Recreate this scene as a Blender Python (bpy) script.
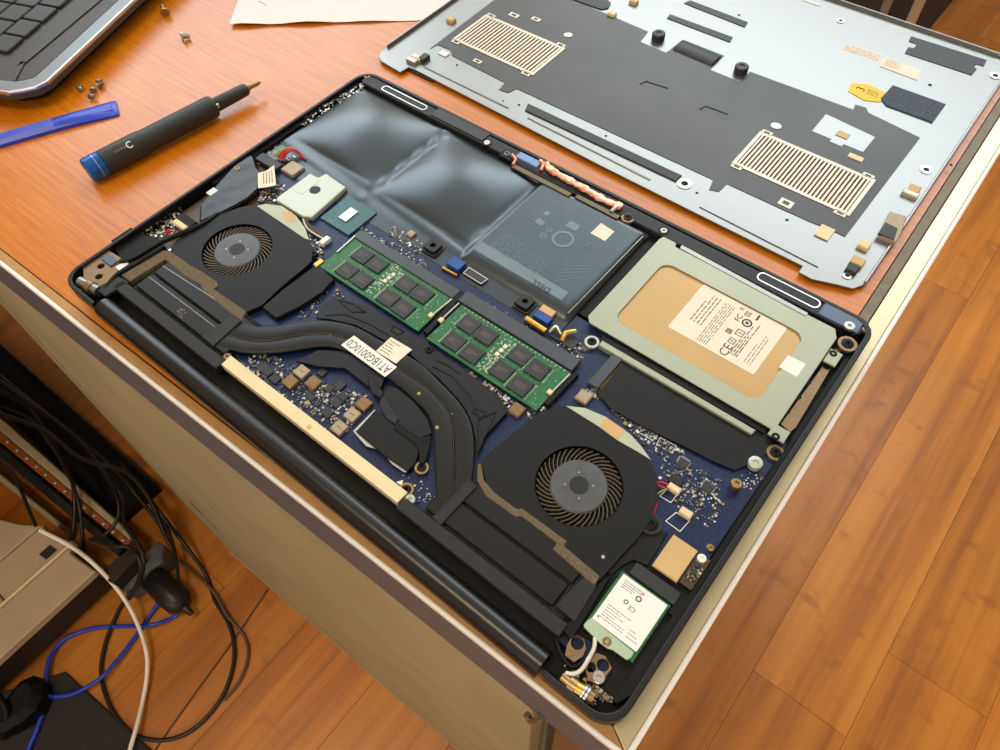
import bpy, math, random
from mathutils import Vector, Matrix
from mathutils.geometry import tessellate_polygon

random.seed(7)
S = 0.001                                   # everything below is written in millimetres
SC = bpy.context.scene
COL = SC.collection
for o in list(bpy.data.objects):
    bpy.data.objects.remove(o, do_unlink=True)

# ------------------------------------------------------------------ camera
FPX = 727.688                               # focal length in pixels of the 1000 x 750 frame
CAM = Vector((354.085, -45.644, 308.333))
_rv = Vector((2.45243859, 0.846258434, -0.298358173))
RC = Matrix.Rotation(_rv.length, 3, _rv.normalized())   # rows: right, down, forward
cd = bpy.data.cameras.new('camera')
cam = bpy.data.objects.new('camera', cd)
COL.objects.link(cam)
cd.sensor_width = 36.0
cd.lens = FPX / 1000.0 * 36.0
cd.clip_start = 0.01
cd.clip_end = 30
_m = Matrix((RC[0], -RC[1], -RC[2])).transposed().to_4x4()
_m.translation = CAM * S
cam.matrix_world = _m
SC.camera = cam

# ------------------------------------------------------------------ world, daylight through the two windows, added fill lights, exposure
w = bpy.data.worlds.new('world')
SC.world = w
w.use_nodes = True
w.node_tree.nodes['Background'].inputs[0].default_value = (0.62, 0.78, 1.0, 1)
w.node_tree.nodes['Background'].inputs[1].default_value = 0.7
def area(name, loc, rot, sx, sy, power, color):
    l = bpy.data.lights.new(name, 'AREA')
    l.shape = 'RECTANGLE'; l.size = sx; l.size_y = sy; l.energy = power; l.color = color
    o = bpy.data.objects.new(name, l); COL.objects.link(o)
    o.location = loc; o.rotation_euler = rot
    return o
def win(name, loc, rot, sx, sy, radiance, color): return area(name, loc, rot, sx, sy, radiance * math.pi * sx * sy, color)
win('daylight_back_window', (-0.40, 2.235, 1.50), (math.radians(-90), 0, 0), 2.1, 1.10, 5.0, (0.84, 0.94, 1.0))
win('daylight_left_window', (-1.485, 1.05, 1.20), (0, math.radians(-90), 0), 1.2, 1.3, 4.2, (0.84, 0.94, 1.0))
win('front_fill_light', (1.3, -2.185, 1.00), (math.radians(90), 0, 0), 2.1, 1.6, 2.0, (1.0, 0.95, 0.86))  # added fill light behind the camera, no window known there
area('warm_fill_light', (-0.10, -0.70, 2.14), (0, 0, 0), 0.9, 0.3, 17, (1.0, 0.82, 0.58))  # added warm fill from overhead, no lamp known there
SC.view_settings.view_transform = 'Standard'
SC.view_settings.look = 'None'
SC.view_settings.exposure = 0.0
SC.view_settings.gamma = 1.0
SC.view_settings.use_curve_mapping = False

# ------------------------------------------------------------------ pixel -> place
def ray(px, py):
    return RC.transposed() @ Vector(((px - 500) / FPX, (py - 375) / FPX, 1.0))
def U(px, py, z=0.0):
    d = ray(px, py); p = CAM + d * ((z - CAM.z) / d.z); return (p.x, p.y)
TA = math.atan2(-5, 235.0)                  # the laptop is a wedge: 17 mm at the hinge, 12 mm at the front
LROT = Matrix.Rotation(TA, 3, 'X')
LORG = Vector((0, 0, 17.0))
def L(px, py, w=0.0):
    c = LROT.transposed() @ (CAM - LORG); d = LROT.transposed() @ ray(px, py)
    p = c + d * ((w - c.z) / d.z); return (p.x, p.y)
def LP(pts, w): return [L(x, y, w) for x, y in pts]
def UP(pts, z): return [U(x, y, z) for x, y in pts]
def snap(n, e, s, w_):                      # four corners (top, right, bottom, left in the photo) -> box u0,u1,v0,v1
    return ((n[0] + w_[0]) / 2, (e[0] + s[0]) / 2, (s[1] + w_[1]) / 2, (n[1] + e[1]) / 2)

# ------------------------------------------------------------------ mesh helpers
def offs(poly, d):
    n = len(poly); out = []
    a = sum(poly[i][0] * poly[(i + 1) % n][1] - poly[(i + 1) % n][0] * poly[i][1] for i in range(n))
    sg = 1 if a > 0 else -1
    for i in range(n):
        p0 = Vector(poly[i - 1]); p1 = Vector(poly[i]); p2 = Vector(poly[(i + 1) % n])
        e1 = (p1 - p0); e2 = (p2 - p1)
        if e1.length < 1e-9 or e2.length < 1e-9: out.append(tuple(p1)); continue
        e1.normalize(); e2.normalize()
        n1 = Vector((-e1.y, e1.x)) * sg; n2 = Vector((-e2.y, e2.x)) * sg
        b = n1 + n2
        if b.length < 1e-6: b = n1
        b.normalize(); c = max(0.35, b.dot(n1))
        q = p1 + b * (d / c); out.append((q.x, q.y))
    return out
def rrect(u0, u1, v0, v1, r=0, n=4):
    if r <= 0: return [(u0, v0), (u1, v0), (u1, v1), (u0, v1)]
    out = []
    for cx, cy, a0 in ((u1 - r, v0 + r, -90), (u1 - r, v1 - r, 0), (u0 + r, v1 - r, 90), (u0 + r, v0 + r, 180)):
        for k in range(n + 1):
            a = math.radians(a0 + 90 * k / n); out.append((cx + r * math.cos(a), cy + r * math.sin(a)))
    return out
def circ(cx, cy, r, n=24, a0=0.0, a1=360.0):
    full = abs(a1 - a0 - 360) < 1e-6
    m = n if full else n + 1
    return [(cx + r * math.cos(math.radians(a0 + (a1 - a0) * k / n)), cy + r * math.sin(math.radians(a0 + (a1 - a0) * k / n))) for k in range(m)]
def smooth_path(pts, n=6, closed=False):
    out = []; P = [Vector(p) for p in pts]; N = len(P)
    for i in range(N - 1):
        p0 = P[max(i - 1, 0)]; p1 = P[i]; p2 = P[i + 1]; p3 = P[min(i + 2, N - 1)]
        for k in range(n):
            t = k / n
            out.append(0.5 * ((2 * p1) + (p2 - p0) * t + (2 * p0 - 5 * p1 + 4 * p2 - p3) * t * t + (3 * p1 - p0 - 3 * p2 + p3) * t ** 3))
    out.append(P[-1]); return out
class MB:
    def __init__(self): self.v = []; self.f = []; self.m = []
    def add(self, vs, fs, m=0):
        b = len(self.v); self.v += [tuple(p) for p in vs]
        for f in fs: self.f.append(tuple(b + i for i in f)); self.m.append(m)
        return self
    def prism(self, poly, z0, z1, holes=(), m=0, ch=0.0):
        poly = [tuple(p[:2]) for p in poly]
        a = sum(poly[i][0] * poly[(i + 1) % len(poly)][1] - poly[(i + 1) % len(poly)][0] * poly[i][1] for i in range(len(poly)))
        if a < 0: poly = poly[::-1]
        if holes:
            loops = [poly] + [list(h) for h in holes]
            flat = [p for l in loops for p in l]; N = len(flat)
            tris = tessellate_polygon([[Vector((p[0], p[1], 0)) for p in l] for l in loops])
            vs = [(p[0], p[1], z1) for p in flat] + [(p[0], p[1], z0) for p in flat]; fs = []
            for t in tris:
                ax, ay = flat[t[0]]; bx, by = flat[t[1]]; cx, cy = flat[t[2]]
                if (bx - ax) * (cy - ay) - (by - ay) * (cx - ax) < 0: t = (t[0], t[2], t[1])
                fs.append(tuple(t)); fs.append(tuple(N + i for i in reversed(t)))
            b = 0
            for li, l in enumerate(loops):
                n = len(l)
                ar = sum(l[i][0] * l[(i + 1) % n][1] - l[(i + 1) % n][0] * l[i][1] for i in range(n))
                ccw = ar > 0
                want = (li == 0)
                for i in range(n):
                    j = (i + 1) % n
                    q = (b + i, N + b + i, N + b + j, b + j)
                    fs.append(q if ccw == want else tuple(reversed(q)))
                b += n
            return self.add(vs, fs, m)
        n = len(poly)
        if ch > 0:
            top = offs(poly, ch)
            vs = [(x, y, z0) for x, y in poly] + [(x, y, z1 - ch) for x, y in poly] + [(x, y, z1) for x, y in top]
            fs = [tuple(range(n - 1, -1, -1)), tuple(range(2 * n, 3 * n))]
            for i in range(n):
                j = (i + 1) % n
                fs.append((i, j, n + j, n + i)); fs.append((n + i, n + j, 2 * n + j, 2 * n + i))
        else:
            vs = [(x, y, z0) for x, y in poly] + [(x, y, z1) for x, y in poly]
            fs = [tuple(range(n - 1, -1, -1)), tuple(range(n, 2 * n))]
            for i in range(n):
                j = (i + 1) % n; fs.append((i, j, n + j, n + i))
        return self.add(vs, fs, m)
    def box(self, u0, u1, v0, v1, z0, z1, m=0, ch=0.0): return self.prism(rrect(min(u0, u1), max(u0, u1), min(v0, v1), max(v0, v1)), z0, z1, m=m, ch=ch)
    def cyl(self, cx, cy, z0, z1, r, n=20, m=0, ch=0.0): return self.prism(circ(cx, cy, r, n), z0, z1, m=m, ch=ch)
    def lathe(self, cx, cy, prof, n=24, m=0):           # profile from bottom-outside to top-centre
        vs = []; fs = []; K = len(prof)
        for r, z in prof:
            for k in range(n):
                a = 2 * math.pi * k / n; vs.append((cx + r * math.cos(a), cy + r * math.sin(a), z))
        for i in range(K - 1):
            for k in range(n):
                l = (k + 1) % n; fs.append((i * n + k, i * n + l, (i + 1) * n + l, (i + 1) * n + k))
        if prof[0][0] > 1e-6: fs.append(tuple(range(n - 1, -1, -1)))
        if prof[-1][0] > 1e-6: fs.append(tuple((K - 1) * n + k for k in range(n)))
        return self.add(vs, fs, m)
    def tube(self, pts, r, n=8, m=0, flat=1.0):
        P = [Vector(p) for p in pts]; vs = []; fs = []; N = len(P)
        up = Vector((0, 0, 1))
        for i, p in enumerate(P):
            t = (P[min(i + 1, N - 1)] - P[max(i - 1, 0)])
            if t.length < 1e-9: t = Vector((1, 0, 0))
            t.normalize()
            s = t.cross(up)
            if s.length < 1e-3: s = t.cross(Vector((1, 0, 0)))
            s.normalize(); u = s.cross(t).normalized()
            rr = r[i] if isinstance(r, (list, tuple)) else r
            for k in range(n):
                a = 2 * math.pi * k / n; vs.append(p + s * (rr * math.cos(a)) + u * (rr * flat * math.sin(a)))
        for i in range(N - 1):
            for k in range(n):
                l = (k + 1) % n; fs.append((i * n + k, (i + 1) * n + k, (i + 1) * n + l, i * n + l))
        fs.append(tuple(range(n))); fs.append(tuple((N - 1) * n + k for k in range(n - 1, -1, -1)))
        return self.add(vs, fs, m)
    def obox(self, c, ax, ay, az, m=0):                  # box from centre and three half-axis vectors
        c = Vector(c); ax = Vector(ax); ay = Vector(ay); az = Vector(az)
        vs = [c + ax * i + ay * j + az * k for k in (-1, 1) for j in (-1, 1) for i in (-1, 1)]
        return self.add(vs, [(0, 2, 3, 1), (4, 5, 7, 6), (0, 1, 5, 4), (2, 6, 7, 3), (0, 4, 6, 2), (1, 3, 7, 5)], m)
    def mesh(self, name, mats, smooth=None):
        me = bpy.data.meshes.new(name)
        me.from_pydata([(x * S, y * S, z * S) for x, y, z in self.v], [], self.f)
        mats = mats if isinstance(mats, (list, tuple)) else [mats]
        for mt in mats: me.materials.append(mt)
        if len(mats) > 1: me.polygons.foreach_set('material_index', self.m)
        if smooth:
            me.polygons.foreach_set('use_smooth', [True] * len(me.polygons))
            me.set_sharp_from_angle(angle=math.radians(smooth))
        me.update(); return me
    def build(self, name, mats, parent=None, smooth=None, loc=None, bevel=None, label=None):
        o = bpy.data.objects.new(name, self.mesh(name, mats, smooth)); COL.objects.link(o)
        if parent is not None: o.parent = parent
        if loc is not None: o.location = Vector(loc) * S
        if bevel:
            b = o.modifiers.new('bevel', 'BEVEL'); b.width = bevel * S; b.segments = 2; b.limit_method = 'ANGLE'; b.angle_limit = math.radians(40)
        if label: o['label'] = label
        return o
def copy_obj(o, parent=None, loc=None):
    c = o.copy(); COL.objects.link(c); c.parent = parent
    if loc is not None: c.location = Vector(loc) * S
    return c
def empty(name, loc=(0, 0, 0)):
    o = bpy.data.objects.new(name, None); COL.objects.link(o); o.location = Vector(loc) * S
    o.empty_display_size = 0.02; return o
def tag(o, label, cat, group=None):
    o['label'] = label; o['category'] = cat
    if group: o['group'] = group
    return o
def struct(o): o['kind'] = 'structure'; return o
_fonts = {}
def text_mb(txt, size, m=0, bold=0.0):      # flat lettering as polygons, centred on the origin, in mm
    c = bpy.data.curves.new('t', 'FONT'); c.body = txt; c.size = size; c.align_x = 'CENTER'; c.align_y = 'CENTER'; c.resolution_u = 2; c.offset = bold
    o = bpy.data.objects.new('t', c); COL.objects.link(o)
    dg = bpy.context.evaluated_depsgraph_get(); dg.update()
    me = o.evaluated_get(dg).to_mesh()
    vs = [tuple(v.co) for v in me.vertices]; fs = [tuple(p.vertices) for p in me.polygons]
    o.evaluated_get(dg).to_mesh_clear()
    bpy.data.objects.remove(o, do_unlink=True); bpy.data.curves.remove(c)
    return vs, fs
def put_text(mb, txt, size, cx, cy, z, ang=0.0, m=0, sx=1.0, bold=0.0):
    vs, fs = text_mb(txt, size, bold=bold); c, s = math.cos(ang), math.sin(ang)
    mb.add([(cx + c * x * sx - s * y, cy + s * x * sx + c * y, z) for x, y, _ in vs], fs, m)

# ------------------------------------------------------------------ materials
def lin(c):
    f = lambda v: v / 12.92 if v <= 0.04045 else ((v + 0.055) / 1.055) ** 2.4
    return tuple(f(x / 255.0) for x in c) + (1.0,)
def mat(name, rgb, rough=0.5, metal=0.0, var=0.0, scale=200.0, bump=0.0, bscale=None, coat=0.0, stretch=(1, 1, 1), rgb2=None, spec=0.5, rvar=0.0):
    m = bpy.data.materials.new(name); m.use_nodes = True
    nt = m.node_tree; b = nt.nodes['Principled BSDF']; N = nt.nodes.new; K = nt.links.new
    b.inputs['Base Color'].default_value = lin(rgb); b.inputs['Roughness'].default_value = rough; b.inputs['Metallic'].default_value = metal
    b.inputs['Specular IOR Level'].default_value = spec
    if coat: b.inputs['Coat Weight'].default_value = coat; b.inputs['Coat Roughness'].default_value = 0.12
    tc = N('ShaderNodeTexCoord'); mp = N('ShaderNodeMapping'); mp.inputs['Scale'].default_value = stretch
    K(tc.outputs['Object'], mp.inputs['Vector'])
    no = N('ShaderNodeTexNoise'); no.inputs['Scale'].default_value = scale; no.inputs['Detail'].default_value = 4
    K(mp.outputs['Vector'], no.inputs['Vector'])
    if var or rgb2:
        r = N('ShaderNodeValToRGB'); r.color_ramp.elements[0].position = 0.3; r.color_ramp.elements[1].position = 0.7
        c0 = lin(rgb); c1 = lin(rgb2) if rgb2 else tuple(min(1, x * (1 + var)) for x in c0[:3]) + (1,)
        if not rgb2: c0 = tuple(x * (1 - var) for x in c0[:3]) + (1,)
        r.color_ramp.elements[0].color = c0; r.color_ramp.elements[1].color = c1
        K(no.outputs['Fac'], r.inputs['Fac']); K(r.outputs['Color'], b.inputs['Base Color'])
    if rvar:
        mr = N('ShaderNodeMapRange'); mr.inputs['To Min'].default_value = max(0.02, rough - rvar); mr.inputs['To Max'].default_value = min(1, rough + rvar)
        K(no.outputs['Fac'], mr.inputs['Value']); K(mr.outputs['Result'], b.inputs['Roughness'])
    if bump:
        n2 = no
        if bscale:
            n2 = N('ShaderNodeTexNoise'); n2.inputs['Scale'].default_value = bscale; n2.inputs['Detail'].default_value = 3; K(mp.outputs['Vector'], n2.inputs['Vector'])
        bp = N('ShaderNodeBump'); bp.inputs['Strength'].default_value = bump; bp.inputs['Distance'].default_value = 0.0004
        K(n2.outputs['Fac'], bp.inputs['Height']); K(bp.outputs['Normal'], b.inputs['Normal'])
    return m
def wood(name, c_dark, c_mid, c_light, rough, grain, axis, knots=0.0, coat=0.3, info=False):
    # axis: 0 grain along x, 1 along y
    m = bpy.data.materials.new(name); m.use_nodes = True
    nt = m.node_tree; b = nt.nodes['Principled BSDF']; N = nt.nodes.new; K = nt.links.new
    tc = N('ShaderNodeTexCoord'); mp = N('ShaderNodeMapping'); geo = N('ShaderNodeNewGeometry')
    s = (grain * 0.045, grain, grain) if axis == 0 else (grain, grain * 0.045, grain)
    mp.inputs['Scale'].default_value = s; K(geo.outputs['Position'], mp.inputs['Vector'])
    vec = mp.outputs['Vector']
    if info:
        oi = N('ShaderNodeObjectInfo'); ad = N('ShaderNodeVectorMath'); ad.operation = 'ADD'
        mu = N('ShaderNodeMath'); mu.operation = 'MULTIPLY'; mu.inputs[1].default_value = 50; K(oi.outputs['Random'], mu.inputs[0])
        K(vec, ad.inputs[0]); K(mu.outputs[0], ad.inputs[1]); vec = ad.outputs[0]
    n1 = N('ShaderNodeTexNoise'); n1.inputs['Scale'].default_value = 1.0; n1.inputs['Detail'].default_value = 6; n1.inputs['Roughness'].default_value = 0.6; K(vec, n1.inputs['Vector'])
    r = N('ShaderNodeValToRGB'); e = r.color_ramp.elements
    e[0].position = 0.28; e[0].color = lin(c_dark); e[1].position = 0.72; e[1].color = lin(c_light); q = e.new(0.5); q.color = lin(c_mid)
    K(n1.outputs['Fac'], r.inputs['Fac']); out = r.outputs['Color']
    n3 = N('ShaderNodeTexNoise'); n3.inputs['Scale'].default_value = 6.0; n3.inputs['Detail'].default_value = 2; K(geo.outputs['Position'], n3.inputs['Vector'])
    mx = N('ShaderNodeMix'); mx.data_type = 'RGBA'; mx.blend_type = 'MULTIPLY'; mx.inputs['Factor'].default_value = 0.35
    r3 = N('ShaderNodeValToRGB'); r3.color_ramp.elements[0].position = 0.3; r3.color_ramp.elements[0].color = (0.55, 0.5, 0.45, 1); r3.color_ramp.elements[1].position = 0.7; K(n3.outputs['Fac'], r3.inputs['Fac'])
    K(out, mx.inputs['A']); K(r3.outputs['Color'], mx.inputs['B']); out = mx.outputs['Result']
    if knots:
        mk = N('ShaderNodeMapping'); mk.inputs['Scale'].default_value = (14, 20, 14); K(geo.outputs['Position'], mk.inputs['Vector'])
        vo = N('ShaderNodeTexNoise'); vo.inputs['Scale'].default_value = 1.6; vo.inputs['Detail'].default_value = 2.5; K(mk.outputs['Vector'], vo.inputs['Vector'])
        rk = N('ShaderNodeValToRGB'); rk.color_ramp.elements[0].position = 0.60; rk.color_ramp.elements[0].color = (0, 0, 0, 1); rk.color_ramp.elements[1].position = 0.72; rk.color_ramp.elements[1].color = (1, 1, 1, 1)
        K(vo.outputs['Fac'], rk.inputs['Fac'])
        mf = N('ShaderNodeMath'); mf.operation = 'MULTIPLY'; mf.inputs[1].default_value = knots; K(rk.outputs['Color'], mf.inputs[0])
        m2 = N('ShaderNodeMix'); m2.data_type = 'RGBA'; K(mf.outputs[0], m2.inputs['Factor']); K(out, m2.inputs['A']); m2.inputs['B'].default_value = lin(c_dark); out = m2.outputs['Result']
    if info:
        hv = N('ShaderNodeHueSaturation'); mr = N('ShaderNodeMapRange'); mr.inputs['To Min'].default_value = 0.88; mr.inputs['To Max'].default_value = 1.1
        K(oi.outputs['Random'], mr.inputs['Value']); K(mr.outputs['Result'], hv.inputs['Value']); K(out, hv.inputs['Color']); out = hv.outputs['Color']
    K(out, b.inputs['Base Color']); b.inputs['Roughness'].default_value = rough
    if coat: b.inputs['Coat Weight'].default_value = coat; b.inputs['Coat Roughness'].default_value = 0.28
    bp = N('ShaderNodeBump'); bp.inputs['Strength'].default_value = 0.06; bp.inputs['Distance'].default_value = 0.0005
    K(n1.outputs['Fac'], bp.inputs['Height']); K(bp.outputs['Normal'], b.inputs['Normal'])
    return m
M = {}
M['desk_wood'] = wood('orange_veneer', (186, 98, 2), (208, 119, 7), (220, 138, 22), 0.35, 420, 0, coat=0.32)
M['floor_wood'] = wood('laminate_plank', (156, 86, 16), (204, 124, 32), (220, 144, 52), 0.42, 34, 1, knots=0.6, coat=0.3, info=True)
M['trim'] = mat('champagne_edge_trim', (205, 192, 155), 0.32, 0.55, var=0.06, scale=40, stretch=(1, 1, 1))
M['tanband'] = mat('tan_edge_band', (186, 142, 84), 0.45, 0.2, var=0.12, scale=60)
M['edge_highlight'] = mat('painted_edge_highlight', (252, 248, 240), 0.35, 0.0)  # highlight along the rounded edge, painted as white
M['strip'] = mat('grey_inlay_strip', (120, 110, 88), 0.5, 0.3, var=0.15, scale=150)
M['gap'] = mat('dark_joint', (22, 18, 14), 0.8)
M['apron'] = mat('grey_painted_apron', (92, 94, 102), 0.5, 0.0, var=0.08, scale=120)
M['panel'] = mat('beige_metal_panel', (168, 156, 122), 0.55, 0.0, var=0.10, scale=14, bump=0.05)
def add_scuffs(m, rgb, stretch, lo, hi):
    nt = m.node_tree; b = nt.nodes['Principled BSDF']; N = nt.nodes.new; K = nt.links.new
    src = b.inputs['Base Color'].links[0].from_socket
    tc = N('ShaderNodeTexCoord'); mp = N('ShaderNodeMapping'); mp.inputs['Scale'].default_value = stretch; K(tc.outputs['Object'], mp.inputs['Vector'])
    no = N('ShaderNodeTexNoise'); no.inputs['Scale'].default_value = 1.0; no.inputs['Detail'].default_value = 3; K(mp.outputs['Vector'], no.inputs['Vector'])
    r = N('ShaderNodeValToRGB'); r.color_ramp.elements[0].position = lo; r.color_ramp.elements[0].color = (0, 0, 0, 1); r.color_ramp.elements[1].position = hi; r.color_ramp.elements[1].color = (.8, .8, .8, 1)
    K(no.outputs['Fac'], r.inputs['Fac']); mx = N('ShaderNodeMix'); mx.data_type = 'RGBA'; K(r.outputs['Color'], mx.inputs['Factor']); K(src, mx.inputs['A']); mx.inputs['B'].default_value = lin(rgb); K(mx.outputs['Result'], b.inputs['Base Color'])
add_scuffs(M['panel'], (96, 74, 44), (22, 60, 9), 0.68, 0.74)
M['wallpaint'] = mat('warm_white_wall', (214, 206, 192), 0.9, var=0.03, scale=8)
M['ceiling'] = mat('white_ceiling', (228, 224, 216), 0.9, var=0.02, scale=8)
M['white'] = mat('white_paint', (230, 230, 226), 0.5)
M['black'] = mat('black_plastic', (10, 10, 11), 0.55, var=0.15, scale=300, spec=0.25)
M['blacksoft'] = mat('satin_black_plastic', (14, 14, 15), 0.30, var=0.1, scale=200)
M['chassis'] = mat('charcoal_magnesium', (20, 20, 21), 0.45, 0.2, var=0.12, scale=400, bump=0.04)
M['darkgrey'] = mat('dark_grey_plastic', (36, 36, 38), 0.5, var=0.08, scale=300, spec=0.35)
M['film'] = mat('matte_black_film', (18, 18, 18), 0.5, var=0.06, scale=60, bump=0.03, spec=0.28)
M['alu'] = mat('brushed_aluminium', (196, 198, 200), 0.30, 0.9, var=0.04, scale=60, stretch=(1, 30, 1), rvar=0.05)
M['silver'] = mat('silver_metal', (205, 203, 196), 0.28, 0.9)
M['steel'] = mat('steel', (150, 148, 142), 0.35, 0.9)
M['gold'] = mat('gold_contact', (214, 170, 84), 0.3, 0.9)
M['brass'] = mat('brass', (160, 134, 92), 0.35, 0.9, var=0.15, scale=500)
M['bronze'] = mat('tan_bracket', (140, 116, 86), 0.42, 0.6, var=0.12, scale=300)
M['copper'] = mat('copper_foil', (206, 116, 64), 0.3, 0.8, rgb2=(236, 186, 160), scale=220, bump=0.8, bscale=400)
# ------------------------------------------------------------------ the room
FZ = -740.0
X0, X1, Y0, Y1, ZC = -1500.0, 2600.0, -2200.0, 2250.0, 2200.0
floor = struct(MB().box(X0, X1, Y0, Y1, FZ - 60, FZ - 2).build('floor', M['floor_wood']))
PWD, PL = 131.0, 1290.0
_pl = MB().box(0, PWD - 0.5, 0, PL - 0.5, 0, 2.0, ch=0.25).mesh('plank', M['floor_wood'])
for k in range(-10, 6):
    xs = 466 + PWD * k
    jy = {0: 300.0, 1: 432.0}.get(k, 300 + ((k * 37) % 97) / 97.0 * PL)
    for j in range(-2, 3):
        ys = jy + PL * j
        if ys > 2250 or ys + PL < -700: continue
        o = bpy.data.objects.new('plank', _pl); COL.objects.link(o); o.parent = floor; o.location = (xs * S, ys * S, (FZ - 2) * S)
def wall(name, poly_h, poly_holes, axis, pos, thick):
    # poly in (h, z); axis 'y': wall lies across y ; axis 'x'
    mb = MB().prism(poly_h, 0, thick, holes=poly_holes)
    if axis == 'y': mb.v = [(x, pos + z, y) for x, y, z in mb.v]
    else: mb.v = [(pos + z, x, y) for x, y, z in mb.v]
    return struct(mb.build(name, M['wallpaint']))
WB = (-1450.0, 650.0, 950.0, 2050.0); WL = (400.0, 1700.0, 600.0, 1800.0); WF = (250.0, 2350.0, 200.0, 1800.0)
wall('wall_back', rrect(X0, X1, FZ, ZC), [rrect(*WB)], 'y', Y1, 120)
wall('wall_left', rrect(Y0, Y1, FZ, ZC), [rrect(*WL)], 'x', X0 - 120, 120)
wall('wall_right', rrect(Y0, Y1, FZ, ZC), (), 'x', X1, 120)
wall('wall_front', rrect(X0, X1, FZ, ZC), [rrect(*WF)], 'y', Y0 - 120, 120)
struct(MB().box(X0 - 120, X1 + 120, Y0 - 120, Y1 + 120, ZC, ZC + 80).build('ceiling', M['ceiling']))
M['glass'] = mat('window_glass', (240, 245, 250), 0.02)
M['glass'].node_tree.nodes['Principled BSDF'].inputs['Transmission Weight'].default_value = 1.0
def window(name, wn, axis, pos):
    a0, a1, z0, z1 = wn
    mb = MB().prism(rrect(a0, a1, z0, z1), 0, 60, holes=[rrect(a0 + 50, a1 - 50, z0 + 50, z1 - 50)])
    pn = MB().box(a0 + 50, a1 - 50, z0 + 50, z1 - 50, 27, 33)
    ml = [MB().box(a0 + (a1 - a0) * t - 20, a0 + (a1 - a0) * t + 20, z0 + 50, z1 - 50, 5, 55) for t in (0.34, 0.67)]
    for b in [mb, pn] + ml:
        b.v = [(x, pos + z, y) for x, y, z in b.v] if axis == 'y' else [(pos + z, x, y) for x, y, z in b.v]
    f = struct(mb.build(name, M['white'])); pn.build('pane', M['glass'], f)
    for b in ml: b.build('mullion', M['white'], f)
window('window_1', WB, 'y', Y1 + 30)
window('window_2', WL, 'x', X0 - 90)
window('added_front_window', WF, 'y', Y0 - 90)  # added opening behind the camera for the fill light
cl = empty('added_ceiling_lamp', (-100, -700, ZC - 40))  # added unseen lamp body around the warm fill light
MB().box(-480, 480, -170, 170, 0, 39, ch=6).build('housing', M['white'], cl)
_d = mat('added_lamp_diffuser', (255, 236, 200), 0.6); _b = _d.node_tree.nodes['Principled BSDF']
_b.inputs['Emission Color'].default_value = (1.0, 0.85, 0.6, 1); _b.inputs['Emission Strength'].default_value = 2.0
MB().box(-450, 450, -145, 145, -6, 0).build('diffuser', _d, cl)
tag(cl, 'added long white ceiling lamp giving warm fill light', 'lamp')

# ------------------------------------------------------------------ the desk
DC = Vector((366.2, -1.6)); DT = Vector((0.99967, 0.0258)); DR = Vector((-0.0109, 0.99994))
def Dk(a, b): p = DC + DT * a + DR * b; return (p.x, p.y)     # a: along the front edge (negative = left), b: inward
def dquad(a0, a1, b0, b1): return [Dk(a0, b0), Dk(a1, b0), Dk(a1, b1), Dk(a0, b1)]
desk = empty('desk', (Dk(-700, 260)[0], Dk(-700, 260)[1], FZ))
class DMB(MB):
    def build(self, name, mats, parent=None, **k):
        o = MB.build(self, name, mats, parent, **k)
        if parent is desk: o.location = -desk.location
        return o
AL, BD = -1500.0, 509.0
DMB().prism(dquad(AL, -17.6, 7.3, BD), -22, 0).build('wooden_top', M['desk_wood'], desk)
DMB().prism(dquad(-17.0, -11.9, 7.3, BD), -20, -0.1).build('inlay_strip', M['strip'], desk)
DMB().prism(dquad(AL, -11.0, 6.0, BD), -26, -1.6).build('joint_base', M['gap'], desk)
DMB().prism([Dk(AL, 2.0), Dk(-3.7, 2.0), Dk(-11.2, 6.6), Dk(AL, 6.6)], -6, 0.2).build('edge_trim', M['tanband'], desk, bevel=.3)
DMB().prism([Dk(AL, -.2), Dk(-0.3, -.2), Dk(-3.6, 2.0), Dk(AL, 2.0)], -5, 0.6).build('edge_trim', M['edge_highlight'], desk, bevel=.8)
DMB().prism([Dk(-2.6, 1.8), Dk(-2.6, BD), Dk(-11.2, BD), Dk(-11.2, 6.9)], -6, 0.3).build('edge_trim', M['trim'], desk, bevel=.3)
DMB().prism([Dk(0, 0.2), Dk(0, BD), Dk(-2.5, BD), Dk(-2.5, 1.7)], -6, 0.7).build('edge_trim', M['edge_highlight'], desk, bevel=.9)
DMB().prism(dquad(AL, -2, 0.1, 8), -62, -5).build('apron', M['apron'], desk)
DMB().prism(dquad(-9, -1.6, 8, BD), -50, -6).build('apron', M['apron'], desk)
DMB().prism(dquad(AL, -9, BD - 8, BD), -50, -6).build('apron', M['apron'], desk)
def vpanel(a0, a1, bt, bb, zt, zb, th, name, mt, bevel=None, dz=0):
    q = []
    for (a, b, z) in ((a0, bb, zb), (a1, bb, zb), (a1, bt, zt), (a0, bt, zt)):
        x, y = Dk(a, b); q.append((x, y, z))
    q2 = []
    for (a, b, z) in ((a0, bb + th, zb), (a1, bb + th, zb), (a1, bt + th, zt), (a0, bt + th, zt)):
        x, y = Dk(a, b); q2.append((x, y, z))
    mb = DMB(); mb.add(q + q2, [(0, 1, 2, 3), (7, 6, 5, 4), (0, 4, 5, 1), (1, 5, 6, 2), (2, 6, 7, 3), (3, 7, 4, 0)])
    return mb.build(name, mt, desk, bevel=bevel)
A_R = -46.0; A_L = -584.0
vpanel(A_L, A_R, 2.5, -15.5, -64, FZ + 14, 16, 'cabinet_front', M['panel'], bevel=1.5)
vpanel(A_L, A_R, -13, -13.6, FZ + 14, FZ + 3, 14, 'plinth', M['gap'])
vpanel(A_L - 10, A_R, -16.5, -16.7, FZ + 3, FZ, 18, 'floor_rail', M['panel'])
vpanel(A_L - 50, A_L - 5, 5, -11, -50, FZ + 8, 20, 'post', M['panel'], bevel=1.5)
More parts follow.
